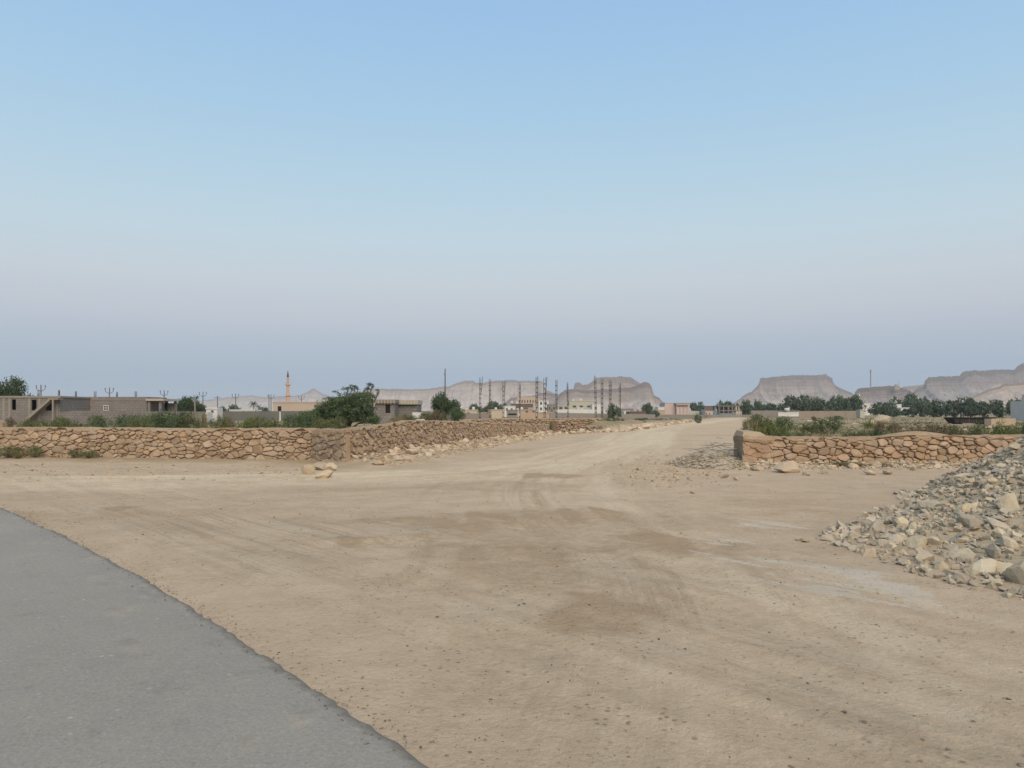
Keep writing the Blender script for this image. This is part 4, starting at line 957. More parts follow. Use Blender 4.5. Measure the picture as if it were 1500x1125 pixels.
for px, hw, top, Y, k, lb in ((1088,9,618,29,'dry','spiky yellowish shrub above the pale capping block'),(1104,18,612,33,'dry','straw-tipped shrub beside the track'),(1124,26,615,34,'green','bright green shrub behind the reddish wall end'),(1148,20,621,31,'green','low bright shrub beside the reddish wall end'),
        (1112,24,610,58,'mid','scrub along the field edge by the track'),(1143,22,611,64,'dark','dark scrub behind the bright shrubs'),(1170,14,628,34,'mid','low tuft by the broken stone wall'),(1208,20,613,62,'dark','rounded dark shrub in the stony field'),(1186,16,620,56,'mid','dusty shrub beside the rounded dark one'),
        (1252,22,628,37,'mid','green mat of scrub right of the broken stone wall'),(1285,20,629,37,'dark','darker scrub mat before the sandy mound'),(1274,8,614,72,'green','small green tuft beside a white rock'),(1288,17,618,55,'brown','brown scrub line in the stony field'),(1312,14,620,56,'brown','second brown scrub line in the stony field'),
        (1368,38,616,40,'brown','big brown thicket behind the orange-brown wall'),(1345,22,622,38,'brown','lower skirt of the big brown thicket'),(1400,14,624,34,'mid','olive shrub right of the big brown thicket'),(1428,20,618,39,'mid','olive scrub below the dark steel skip'),(1462,22,616,37,'green','fresh green shrub before the white corner house'),
        (1482,20,622,34,'green','low yellow-green shrub before the white corner house'),(1497,14,614,41,'dark','dark shrub hiding the corner of the white house'),(1530,22,616,38,'green','green shrub past the white corner house'),
        (1022,9,608,128,'dark','dark bush where the spoil bank ends'),(985,5,613.5,140,'mid','tuft on top of the spoil bank'),(893,11,611.5,96,'green','green weeds on the collapsed wall'),(905,9,612,99,'mid','olive weeds on the start of the spoil bank'),(940,14,612,112,'mid','low weeds behind the spoil bank'),(962,12,612.5,120,'dry','straw weeds behind the spoil bank'),
        (1108,10,607,150,'dark','dark scrub patch near the track bend'),(1225,11,609,190,'dark','dark scrub in front of the beige block wall'),(1192,8,610,170,'brown','brown scrub in front of the beige block wall')):
    shrub(px, hw, top+(3.0 if Y < 45 else 0), Y, k, lb, g2)
# heap of dry grey thorn branches against the reddish wall end
def brush_heap():
    x0, y0 = 6.55, 24.9; root = thing('brushwood_heap', 'grey tangle of dry thorn branches piled against the reddish wall end', 'brushwood', (x0, y0, 0)); rg = random.Random(6)
    for part in range(3):
        mb = MB()
        for i in range(45):
            a = rg.uniform(0, 6.28); r = rg.random()**.6; x = x0+.85*r*math.cos(a); y = y0+1.2*r*math.sin(a); z = .1+.75*(1-r)*rg.random()+.2*rg.random()
            b = rg.uniform(0, 6.28); L = rg.uniform(.25,.7); e = rg.uniform(-.4,.6)
            p1 = (x+math.cos(b)*L*.5, y+math.sin(b)*L*.5, max(.05, z+e*L*.35)); p2 = (x+math.cos(b+.4)*L, y+math.sin(b+.4)*L, max(.05, z+e*L*.45))
            mb.tube([(x,y,z), p1, p2], [.012,.009,.003], 4, rg.random())
        mb.build('branch', M['greytwig'], root)
    pts = []; sz = []
    for i in range(1500):
        a = rg.uniform(0, 6.28); r = rg.random()**.6; x = x0-.2+1.3*r*math.cos(a); y = y0+2.0*r*math.sin(a); q = rg.uniform(.015,.07); pts.append((x, y, height(x,y)+.51*max(0,1-r)**.9+q*.2)); sz.append(q)
    scatter_stuff('grey_rubble', np.array(pts), sz, M['grey_fill'], 35, root)
    n = 24; vs = [(x0-.2, y0, height(x0,y0)+.54)]; fs = []
    for k in range(1, 6):
        for j in range(n):
            a = 2*math.pi*j/n; r = k/5; vs.append((x0-.2+1.25*r*math.cos(a), y0+2.0*r*math.sin(a), max(-.05, .52*(1-r)**.9-.05*(k == 5)+(rg.random()-.5)*.06)+height(x0,y0)*(1-r)))
    for j in range(n): fs.append((0, 1+j, 1+(j+1) % n))
    for k in range(4):
        for j in range(n): fs.append((1+k*n+j, 1+(k+1)*n+j, 1+(k+1)*n+(j+1) % n, 1+k*n+(j+1) % n))
    mk('earth_mound', vs, fs, M['grey_fill'], root, True)
brush_heap()
# sandy mound drifted over the orange-brown wall
vs = []; fs = []; n = 20
for i in range(n+1):
    for j in range(9):
        u = i/n; v = j/8; s = 3.7+2.6*u; e = math.sin(math.pi*u)**.8; d = -.75+.75*v
        z = .90+.21*e*math.sin(math.pi*min(1, .25+v*.62))**.9+.03*(float(vnoise(np.array(s*4), np.array(v*5), 3))-.5) if 0 < j < 8 else .86
        vs.append((8.15+rt[0]*s+rn[0]*d, 24.25+rt[1]*s+rn[1]*d, z))
for i in range(n):
    for j in range(8): fs.append((i*9+j, i*9+j+1, (i+1)*9+j+1, (i+1)*9+j))
tag(mk('sand_mound', vs, fs, M['clod'], smooth=True), 'smooth sandy mound heaped on top of the orange-brown wall', 'mound')

# scattered tufts too many to count
def ground_cover():
    rs = np.random.RandomState(12); cen = []
    while len(cen) < 11000:
        y = 28*math.exp(rs.rand()*2.2); x = rs.uniform(-.8, .8)*y*1.05
        if inside(np.array([x]), np.array([y]), DIRT)[0]: continue
        if fbm(np.array(x*.09), np.array(y*.09), 17, 3) < .47: continue
        r = rs.uniform(.1, .3)
        for k in range(3): cen.append((x+rs.normal()*r, y+rs.normal()*r, height(x, y)+rs.uniform(.03, .2)))
    me = leaves_mesh('field_scrub', np.array(cen), 12, .13, .20, 13, M['leaf_scrub'], up=.8, asp=5)
    o = bpy.data.objects.new('field_scrub', me); COL.objects.link(o); o['kind'] = 'stuff'; o['label'] = 'low dry scrub dotted over the stony fields'
ground_cover()
rg = random.Random(15)
for i in range(34):
    px = rg.uniform(1165, 1480); Y = rg.choice((70, 90, 110, 135, 160))*rg.uniform(.9, 1.1); r = rg.uniform(.18, .48); x = X(px, Y)
    tag(link('rock', ROCKS['rubble' if i % 3 else 'yellow_rock'][i % 9], (x, Y, height(x, Y)+r*.3), rnd_rot(rg), (r*1.4, r, r*.8)), 'pale rock lying out in the stony field behind the orange-brown wall', 'rock', 'rocks in the stony field')
for px, Y, r, lb in ((1326-52,105,.75,'largest white boulder out in the stony field'),(1212,118,.6,'whitish boulder before the beige block wall')):
    x = X(px, Y); tag(link('boulder', BIG['yellow_rock'][1], (x, Y, height(x, Y)+r*.3), (0,0,1), (r*1.4,r,r*.75)), lb, 'boulder')
x = X(1292, 125); tag(link('spoil_mound', BIG['rubble'][2], (x, 125, .2), (0,0,.5), (2.2,1.4,1.0)), 'grey-brown spoil mound in the stony field', 'mound')

# ------------------------------------------------------------------ buildings
def wall_panels(mb, x0, x1, z0, z1, y, th, ops):
    """front wall with true openings, as boxes round them"""
    xsx = sorted({x0, x1, *[o[0] for o in ops], *[o[1] for o in ops]})
    for a, b in zip(xsx[:-1], xsx[1:]):
        m = (a+b)/2; cur = z0
        for o in sorted([o for o in ops if o[0] < m < o[1]], key=lambda o: o[2]):
            if o[2] > cur+.01: mb.box(a, b, y, y+th, cur, o[2])
            cur = o[3]
        if cur < z1-.01: mb.box(a, b, y, y+th, cur, z1)
def house(label, px0, px1, top, Y, mat, depth=8, win=(), door=(), tanks=(), name='house', cat='house', group=None, roof='concrete2', parapet=.35, wmat='glass', z0=-.1):
    x0, x1 = X(px0, Y), X(px1, Y); zt = Z(top, Y); root = thing(name, label, cat, ((x0+x1)/2, Y, 0), group)
    mb = MB(); ops = [(X(a, Y), X(b, Y), Z(d, Y), Z(c, Y)) for a, b, c, d in win]+[(X(a, Y), X(b, Y), -.1, Z(c, Y)) for a, b, c in door]
    wall_panels(mb, x0, x1, z0, zt, Y, .25, ops); mb.box(x0, x0+.25, Y+.25, Y+depth, z0, zt); mb.box(x1-.25, x1, Y+.25, Y+depth, z0, zt); mb.box(x0+.25, x1-.25, Y+depth-.25, Y+depth, z0, zt)
    mb.build('wall', M[mat], root)
    mb = MB(); mb.box(x0+.25, x1-.25, Y+.25, Y+depth-.25, zt-parapet-.2, zt-parapet); mb.build('roof', M[roof], root)
    if parapet > .1:
        mb = MB(); mb.box(x0-.12, x1+.12, Y-.12, Y-.003, zt-.28, zt-.05); mb.build('cornice', M[mat], root)
    for (a, b, c, d), op in zip(win, ops):
        f = MB(); w_ = .07; xa, xb, za, zb_ = op
        f.box(xa, xb, Y+.05, Y+.12, zb_-w_, zb_); f.box(xa, xb, Y+.05, Y+.12, za, za+w_); f.box(xa, xa+w_, Y+.05, Y+.12, za+w_, zb_-w_); f.box(xb-w_, xb, Y+.05, Y+.12, za+w_, zb_-w_)
        wo = f.build('window', M['greywall'], root); g = MB(); g.box(xa+w_, xb-w_, Y+.07, Y+.10, za+w_, zb_-w_); g.build('pane', M[wmat], wo)
    for op in ops[len(win):]:
        g = MB(); g.box(op[0], op[1], Y+.12, Y+.17, 0, op[3]); g.build('door', M['brown'], root)
    for px, r, h in tanks:
        t = MB(); x = X(px, Y); z = zt-parapet; t.lathe([(r,z),(r,z+h),(r*.75,z+h*1.15),(.15,z+h*1.2)], x, Y+2.2, 12); t.build('water_tank', M['white'], root, True)
    return root

# unfinished block house on the left
def block_house():
    Y = 128; x0, x1 = X(-46, Y), X(88, Y); zt = Z(580, Y); root = thing('block_house', 'unfinished grey block house with outside stair, dark openings and open carport', 'house', (X(90, Y), Y, 0))
    mb = MB(); ops = [(X(17,Y), X(23.4,Y), Z(600.5,Y), Z(585,Y)), (X(46,Y), X(53.5,Y), Z(601,Y), Z(585.5,Y)), (X(67,Y), X(76,Y), Z(601.5,Y), Z(586,Y)), (X(-24,Y), X(-14,Y), -.1, Z(587,Y))]
    wall_panels(mb, x0, x1, -.1, zt-.3, Y, .22, ops); mb.box(x0, x0+.22, Y+.22, Y+9, -.1, zt-.3); mb.box(x1-.22, x1, Y+.22, Y+9, -.1, zt-.3); mb.box(x0+.22, x1-.22, Y+8.8, Y+9, -.1, zt-.3)
    mb.build('wall', M['concrete'], root)
    mb = MB(); mb.box(x0-.15, x1+.15, Y-.14, Y+9.15, zt-.3, zt); mb.build('roof_slab', M['concrete2'], root)
    for px in (5.5, 14, 43, 58, 84): 
        mb = MB(); mb.box(X(px,Y)-.17, X(px,Y)+.17, Y-.05, Y-.002, -.1, zt-.3); mb.build('column', M['concrete2'], root)
    # stair
    st = MB(); n = 16; pa = (X(40,Y), 0.1); pb = (X(81,Y), Z(583.5,Y)); y0, y1 = Y-1.6, Y-.35
    for i in range(n):
        a = i/n; b = (i+1)/n; xa = pa[0]+(pb[0]-pa[0])*a; xb = pa[0]+(pb[0]-pa[0])*b; za = pa[1]+(pb[1]-pa[1])*a; zb_ = pa[1]+(pb[1]-pa[1])*b
        st.add([(xa,y0,za-.42),(xb,y0,zb_-.42),(xb,y1,zb_-.42),(xa,y1,za-.42),(xa,y0,zb_),(xb,y0,zb_),(xb,y1,zb_),(xa,y1,zb_)], [(0,3,2,1),(4,5,6,7),(0,1,5,4),(1,2,6,5),(2,3,7,6),(3,0,4,7)])
    st.build('stair', M['concrete2'], root)
    mb = MB(); mb.box(pb[0], X(93,Y), y0, Y-.16, pb[1]-.25, pb[1]); mb.build('landing', M['concrete2'], root)
    mb = MB(); mb.box(X(84.5,Y), X(86.5,Y), y0, y0+.25, 0, pb[1]-.25); mb.build('landing_post', M['concrete2'], root)
    # long rear wing
    Y2 = 137; a0, a1 = X(85, Y2), X(215, Y2); z2 = Z(581.3, Y2); mb = MB(); wo = (X(151.5,Y2), X(159,Y2), Z(601.5,Y2), Z(593.5,Y2))
    wall_panels(mb, a0, a1, -.1, z2, Y2, .22, [wo]); mb.box(a0, a0+.22, Y2+.22, Y2+8, -.1, z2); mb.box(a1-.22, a1, Y2+.22, Y2+8, -.1, z2); mb.box(a0+.22, a1-.22, Y2+7.8, Y2+8, -.1, z2); mb.build('rear_wing_wall', M['concrete'], root)
    mb = MB(); mb.box(a0+.22, a1-.22, Y2+.22, Y2+7.8, z2-.75, z2-.5); mb.build('rear_wing_roof', M['concrete2'], root)
    mb = MB(); mb.box(a0, a1, Y2-.06, Y2-.003, Z(586.5,Y2), Z(585.2,Y2)); mb.build('ring_beam', M['greywall'], root)
    w_ = .10; f = MB(); xa, xb, za, zb_ = wo
    for q in ((xa,xb,zb_-w_,zb_),(xa,xb,za,za+w_)): f.box(q[0],q[1],Y2-.03,Y2+.06,q[2],q[3])
    for q in ((xa,xa+w_),(xb-w_,xb),((xa+xb)/2-.04,(xa+xb)/2+.04)): f.box(q[0],q[1],Y2-.02,Y2+.05,za+w_,zb_-w_)
    f.box(xa+w_,xb-w_,Y2-.005,Y2+.04,(za+zb_)/2-.04,(za+zb_)/2+.04)
    wob = f.build('window', M['white'], root); g = MB(); g.box(xa+w_,xb-w_,Y2+.07,Y2+.09,za+w_,zb_-w_); g.build('pane', M['glass'], wob)
    # carport
    c0, c1 = X(214.5,Y2), X(240.5,Y2); zr = Z(584,Y2); mb = MB(); mb.box(c0, c1, Y2-.3, Y2+6, zr-.38, zr); mb.build('carport_slab', M['beige'], root)
    for px, yy in ((218,Y2), (234,Y2+.1), (223,Y2+5.5), (236.5,Y2+5.5)):
        mb = MB(); mb.box(X(px,Y2)-.22, X(px,Y2)+.22, yy, yy+.4, -.1, zr-.385); mb.build('carport_post', M['concrete'], root)
    mb = MB(); mb.box(X(220,Y2), X(234,Y2), Y2+5.5, Y2+5.7, -.1, Z(590,Y2)); mb.build('carport_screen', M['greywall'], root)
    rg = random.Random(2)
    for px, yy in ((55,Y+.6),(85,Y+.6),(110,Y2+.4),(138,Y2+.4),(170,Y2+4),(198,Y2+.4)):
        mb = MB(); z = zt-.02 if px < 88 else z2-.5
        for k in range(4): mb.tube([(X(px,yy)+(k % 2)*.2, yy+(k//2)*.2, z), (X(px,yy)+(k % 2)*.2+rg.uniform(-.1,.1), yy+(k//2)*.2, z+1.0+.5*(px > 88))], .035, 5)
        mb.build('rebar_stub', M['rust'], root)
block_house()
def block_wall(label, pts, top, mat, th=.2, name='boundary_wall', cols=0, cat='wall'):
    """free-standing wall through ground points; top = row in the view at each"""
    root = thing(name, label, cat, (pts[0][0], pts[0][1], 0))
    for (a, ta), (b, tb) in zip(zip(pts[:-1], top[:-1]), zip(pts[1:], top[1:])):
        a = np.array(a, float); b = np.array(b, float); d = (b-a)/np.linalg.norm(b-a); n = np.array((-d[1], d[0]))*th
        vs = [(*a,-.1),(*b,-.1),(*(b+n),-.1),(*(a+n),-.1),(*a,ta),(*b,tb),(*(b+n),tb),(*(a+n),ta)]
        mk('wall_run', vs, [(0,3,2,1),(4,5,6,7),(0,1,5,4),(1,2,6,5),(2,3,7,6),(3,0,4,7)], M[mat], root)
        m = int(np.linalg.norm(b-a)/cols) if cols else 0
        for k in range(m+1):
            if not m: break
            q = a+d*(k*cols); mb = MB(); mb.box(q[0]-.14, q[0]+.14, q[1]-.05, q[1]-.002, -.1, ta+(tb-ta)*k/m+.05); mb.build('pillar', M[mat], root)
    return root
block_wall('grey block boundary wall in front of the block house', [(X(86,122),122),(X(109,122),121.8),(X(300,118),118)], [Z(604.5,122)*1.0, Z(601.6,122), Z(603,118)], 'concrete', cols=4.0)
block_wall('low ruined mud wall below the block house stair', [(X(20,60),60),(X(46,60),60.3)], [.75,.95], 'mud', .5)
block_wall('stub of mud wall next to the brown scrub', [(X(-8,58),58),(X(4,58),58)], [1.2,1.0], 'mud', .5)
block_wall('dark metal sheet fence before the palms', [(X(300,175),176),(X(460,172),172)], [Z(602.6,175), Z(602,172)], 'greenwall', .08, 'sheet_fence', 3.0, 'fence')
r = house('small white outbuilding at the end of the block boundary wall', 302, 318, 597, 150, 'white', 3, win=((309,313,601,605),), parapet=.2)
house('tiny white lean-to touching the white outbuilding', 298.5, 304, 604, 146, 'white', 2.5, parapet=.1)
house('long white roofed shed behind the dark sheet fence', 336, 373, 600, 240, 'white', 7, parapet=.15)
house('large plain beige hall below the minaret', 400, 472, 588.6, 215, 'beige', 16, parapet=.5, win=((460,464,593,597),))
# black sign box on a white post
root = thing('sign_board', 'black board on a short white post before the beige hall', 'sign', (X(409.5,165),165,0)); mb = MB(); mb.box(X(407,165),X(412,165),164.9,165.1,Z(602,165),Z(595,165)); mb.build('board', M['black'], root)
mb = MB(); mb.tube([(X(409.8,165),165.2,-.1),(X(409.8,165),165.2,Z(602,165))],.16,8); mb.build('post', M['white'], root)
# minaret
def minaret(label, px, top, base, Y, r, mat, bands=True, z0=0):
    x = X(px, Y); zt = Z(top, Y); root = thing('minaret', label, 'minaret', (x, Y, z0)); H = zt-z0
    mb = MB(); mb.box(x-r*1.15, x+r*1.15, Y-r*1.15, Y+r*1.15, z0-.1, z0+H*.12); mb.build('base', M[mat], root)
    mb = MB(); mb.lathe([(r,z0+H*.12),(r*.92,z0+H*.46)], x, Y, 10); mb.build('lower_shaft', M[mat], root)
    mb = MB(); mb.lathe([(r*.86,z0+H*.46+.01),(r*.78,z0+H*.70)], x, Y, 10); mb.build('middle_shaft', M[mat], root)
    mb = MB(); mb.lathe([(r*.62,z0+H*.70+.01),(r*.55,z0+H*.86)], x, Y, 10); mb.build('upper_shaft', M[mat], root)
    for f in (.455,.69):
        mb = MB(); mb.lathe([(r*.9,z0+H*f-.5),(r*1.45,z0+H*f),(r*1.45,z0+H*f+.55),(r*1.3,z0+H*f+.55)], x, Y, 12); mb.build('balcony', M[mat], root)
    mb = MB(); mb.lathe([(r*.7,z0+H*.86),(r*.62,z0+H*.89),(r*.3,z0+H*.95),(.08,z0+H)], x, Y, 10); mb.build('spire', M['rust' if bands else mat], root)
    if bands:
        for k, f in enumerate((.18,.25,.32,.39,.52,.58,.64,.75,.81)):
            mb = MB(); q = r*(1.0-.35*f)+.08; mb.lathe([(q,z0+H*f),(q,z0+H*f+.45)], x, Y, 10); mb.build('band', M['pink'], root)
minaret('slender tan minaret with two balconies and pale bands', 421.7, 543, 589, 330, .72, 'minaret')
# grey block hut
house('grey block hut with a dark doorway and ribbed parapet beside the thorn tree', 549, 578, 590.5, 120, 'concrete', 7, win=((563.8,572.2,592,605.8),), wmat='dark', parapet=.1)
root = house('lower side room of the grey block hut', 578.3, 611, 592.5, 124, 'concrete', 6, parapet=.1)
pr = thing('parapet', 'ribbed concrete formwork parapet on top of the grey block hut', 'parapet', (X(580,121),121,Z(590.5,120)))
mb = MB(); mb.box(X(548,119.7), X(579.5,119.7), 119.6, 127, Z(590.5,120)+.004, Z(585.3,119.7)); mb.build('slab_edge', M['greywall'], pr)
mb = MB(); mb.box(X(579.8,123.5), X(612,123.5), 123.4, 130.2, Z(592.5,124)+.004, Z(586,123.5)); mb.build('slab_edge', M['mint'], pr)
for k in range(14):
    px = 549+k*4.6; yy = 119.5 if px < 579 else 123.3
    mb = MB(); mb.box(X(px,yy), X(px+1.2,yy), yy-.02, yy+.095, Z(591.5,yy), Z(586,yy)); mb.build('rib', M['tan'], pr)
house('small white box house behind the hut side room', 604, 616, 604, 118, 'white', 2, parapet=.05)
o = link('rubbish_heap', BIG['yellow_rock'][0], (X(611,112),112,.35), (0,0,.2), (1.3,.7,.55)); tag(o, 'whitish heap of rubble beside the grey hut', 'heap')
block_wall('dull brown boundary wall behind the bush by the round tree', [(X(612,150),150),(X(720,150),150)], [Z(601.5,150),Z(607,150)], 'greywall', cols=6)
# bare tall pole
root = thing('utility_pole', 'tall bare pole without arms above the compact round tree', 'pole', (X(652,150),150,0)); mb = MB(); mb.tube([(X(652,150),150,-.2),(X(652,150),150,Z(540,150))],[.17,.10],8); mb.build('shaft', M['pole'], root); mb = MB(); mb.box(X(652,150)-.22,X(652,150)+.05,149.9,150.1,Z(549,150),Z(547.6,150)); mb.build('bracket', M['pole'], root)
# power poles in a line
def power_pole(px, top, Y, label, gap=1.0):
    x = X(px, Y); zt = Z(top, Y)-.35; root = thing('power_pole', label, 'power pole', (x, Y, 0), 'power line poles')
    mb = MB(); mb.tube([(x,Y,-.2),(x,Y,zt)],[.19,.13],8); mb.build('shaft', M['pole'], root)
    for s in (-1, 1):
        mb = MB(); mb.tube([(x,Y-.05,zt-1.35),(x+s*1.05*gap,Y-.05,zt-.75),(x+s*1.1*gap,Y-.05,zt-.35)],.075,6); mb.build('arm', M['pole'], root)
        mb = MB(); mb.lathe([(.10,zt-.35),(.14,zt-.1),(.08,zt+.25)], x+s*1.1*gap, Y-.05, 8); mb.build('insulator', M['pole'], root)
    mb = MB(); mb.lathe([(.10,zt),(.14,zt+.15),(.07,zt+.35)], x, Y, 8); mb.build('insulator', M['pole'], root)
for px, top, Y, lb in ((60,563.5,190,'power pole with upswept arms above the block house roof'),(160.3,567.5,206,'power pole above the rear wing with the white window'),(240.5,571.5,224,'power pole standing by the end of the carport'),(297.3,573.5,240,'power pole over the lower spreading tree'),
                       (345,576.5,262,'power pole behind the long white shed'),(397,577.5,280,'power pole just before the beige hall'),(441.5,579.5,300,'power pole rising behind the beige hall')):
    power_pole(px, top, Y, lb)
for px, top, Y, lb in ((285.5,580,160,'plain concrete post before the rounded dark tree'),(318.5,580,235,'cross-armed wooden post above the white outbuilding'),(394,578,270,'thin post beside the pole near the beige hall')):
    root = thing('utility_pole', lb, 'pole', (X(px,Y),Y,0)); mb = MB(); mb.tube([(X(px,Y),Y,-.2),(X(px,Y),Y,Z(top,Y))],.14,8); mb.build('shaft', M['concrete2' if px < 300 else 'pole'], root)
    if 300 < px < 330: mb = MB(); mb.box(X(px,Y)-1,X(px,Y)+1,Y-.2,Y-.15,Z(583,Y),Z(582.3,Y)); mb.build('arm', M['pole'], root)

# steel column cages on the building site
def cage_meshes():
    mb = MB(); mb.tube([(0,0,-.02),(.0,.0,.5),(.0,.0,1.0)], .021, 5); bar = mesh_from('bar', mb.v, mb.f, M['rust'], False)
    mb = MB(); rg = random.Random(1)
    for k in range(9):
        z = .02+k*.11+rg.uniform(-.004,.004); r = .14
        for a, b in (((-r,-r),(r,-r)),((r,-r),(r,r)),((r,r),(-r,r)),((-r,r),(-r,-r))): mb.tube([(a[0],a[1],z),(b[0],b[1],z+rg.uniform(-.004,.004))], .010, 4)
    return bar, mesh_from('tie_cage', mb.v, mb.f, M['rust'], False)
BAR, TIE = cage_meshes()
pos = [(703,551.5,131),(718,554.3,139),(737.5,557,148),(761,560,158),(786,549,127),(797.8,551.5,131),(815,555,142),(832,559,154),(873,549,127),(882,551.5,131),(893.5,554.5,139),(908,558,151)]
rowl = ['by the compact round tree', 'in the middle of the site', 'beside the dark round tree']
rg = random.Random(19)
for i, (px, top, Y) in enumerate(pos):
    x = X(px, Y); H = Z(top, Y); lean = (rg.uniform(-.012,.012), rg.uniform(-.02,.02), 0)
    root = thing('rebar_column', 'rusty steel column cage, %s the far low field wall, row %s' % (('closest to', 'second from', 'third from', 'farthest from')[i % 4], rowl[i//4]), 'rebar column', (x, Y, 0), 'steel columns on the building site')
    root.rotation_euler = lean
    for k, (a, b) in enumerate(((-1,-1),(0,-1),(1,-1),(-1,1),(1,1))):
        o = bpy.data.objects.new('bar', BAR); COL.objects.link(o); o.parent = root; o.location = (a*.14, b*.14, 0); hk = H*rg.uniform(.93, 1.0); o.scale = (1.15, 1.15, hk); o.rotation_euler = (rg.uniform(-.012,.012), rg.uniform(-.014,.014), 0)
    o = bpy.data.objects.new('tie_cage', TIE); COL.objects.link(o); o.parent = root; o.scale = (1,1,H*.93); 
    if i in (0, 2, 5):
        mb = MB(); mb.tube([(.1,0,H*.6),(.28,0,H*.8),(.36,0,H*1.0)], .04, 5); mb.build('bent_bar', M['rust'], root, False, False)
    mb = MB(); mb.box(-.36,.36,-.36,.36,-.1,.55+.2*(i % 3)); mb.build('footing', M['greywall'], root, False, False)

# village houses
v = 'houses of the far village'
house('cream house with two white roof tanks past the round tree', 673, 699, 600, 235, 'cream', 9, tanks=((675.5,.5,1.1),(693,.45,1.0)), win=((684,688,604,606.5),), group=v)
house('low tan annex beside the cream house', 700.5, 716, 604, 225, 'tan', 6, group=v)
house('plain cream yard house behind the second steel column', 716, 737, 599.8, 220, 'cream', 8, group=v, tanks=((726,.35,.8),))
house('white upper house behind the third steel column', 737.5, 755, 594.5, 330, 'white', 8, group=v, win=((741,744,598,602),(748,751,598,602)))
house('grey shop with dark front under the white upper house', 742, 758.5, 600.2, 255, 'greywall', 6, win=((744,757,605.5,608.5),), wmat='dark', group=v)
house('long dark brown building with a row of windows and white roof tanks', 748, 781, 591.5, 385, 'brown', 12, win=tuple((751+4.3*k, 753.6+4.3*k, 594, 597) for k in range(7)), tanks=((749.5,.6,1.4),(757,.6,1.2)), group=v)
house('tan house with two square windows', 762, 785.5, 599.8, 232, 'tan', 8, win=((769.8,773.4,601.8,604.4),(779.8,783.4,601.8,604.4)), tanks=((764.5,.4,.9),), group=v)
house('white two storey house above the village', 789, 803.5, 586.5, 345, 'white', 9, win=((791,794,589,593),(798,801,589,593),(791,794,597,601),(798,801,597,601)), group=v)
house('wide tawny ruin on the slope behind the village', 757, 790, 581, 640, 'beige', 14, win=tuple((760+4*k, 761.6+4*k, 586, 590) for k in range(7)), wmat='dark', group=v)
house('grey violet house with a veranda', 802.5, 815, 592, 285, 'greywall', 8, win=((803.6,806.4,596,600),(810,813,596,600)), door=((807.3,809.2,599),), group=v)
house('pale house with dark windows beside the grey violet one', 817, 834, 593.8, 300, 'mint', 8, win=((819,824,596,600),(827,831,596,600)), group=v)
house('low pinkish wall house at the fifth steel column', 787.5, 809, 603.6, 210, 'tan', 5, group=v)
house('sage green house with a white flat roof', 834, 871, 587, 400, 'mint', 12, win=((839,844,594,597),(849,854,594,597),(860,865,594,597)), roof='white', tanks=((851,.5,1.2),(840,.5,1.0)), group=v)
house('bright white cube house behind the taller steel columns', 867.5, 881, 592, 320, 'white', 8, win=((871,874,596,600),), group=v)
block_wall('long white yard wall in front of the sage green house', [(X(815,262),262),(X(835,261),261),(X(871,260),260)], [Z(600,262),Z(599.4,261),Z(599.8,260)], 'white', cols=3.2)
block_wall('low grey wall across the site behind the steel columns', [(X(805,190),190),(X(960,200),200)], [Z(604.5,190),Z(607,200)], 'greywall', cols=0)
house('low red-brown store left of the pink house', 922, 946, 602.5, 250, 'brown', 7, group=v)
house('grey blank house on the far bank of the site', 905, 928, 598.5, 330, 'greywall', 8, group=v)
root = house('large pink house with a roof terrace beside the track', 974, 990, 589.8, 335, 'pink', 12, group=v)
mb = MB(); mb.box(X(990.2,334), X(1009.5,334), 333.2, 346, -.1, Z(591.2,334)); mb.build('main_block', M['pink'], root)
for k in range(4):
    mb = MB(); px = 991+k*5.2; mb.box(X(px,333), X(px+.7,333), 332.9, 333.18, -.1, Z(592.5,333)); mb.build('pilaster', M['pink'], root)
mb = MB(); mb.box(X(990.5,332.5), X(1008.5,332.5), 332.6, 333.15, Z(594.3,332), Z(593.4,332)); mb.build('terrace_beam', M['brown'], root)
mb = MB(); mb.box(X(989,333), X(1011,333), 332.95, 346.3, Z(591.2,334)+.003, Z(590.2,333)); mb.build('roof_slab', M['tan'], root)
house('white lower wing joined to the large pink house', 964, 973.6, 596, 330, 'white', 8, group=v)
house('brownish garage front before the white wing', 962.5, 974, 600.5, 322, 'tan', 6, group=v)
block_wall('pale green garden wall right of the large pink house', [(X(1009,310),310),(X(1027,310),310)], [Z(601.5,310),Z(602.5,310)], 'mint', cols=0)
house('blue-grey metal gate house next to the pink kiosk', 1027.2, 1032.6, 600, 305, 'bluegrey', 3, group=v, parapet=.15)
house('small pink kiosk wall behind two tiny palms', 1033, 1044, 601.8, 300, 'pink', 4, group=v, parapet=.15)
house('dark roofed barn behind the pink kiosk', 1029, 1048.5, 594.6, 420, 'brown', 10, group=v)
house('teal shed beside the concrete skeleton', 1044.3, 1051, 601, 310, 'bluegrey', 4, group=v, parapet=.1)
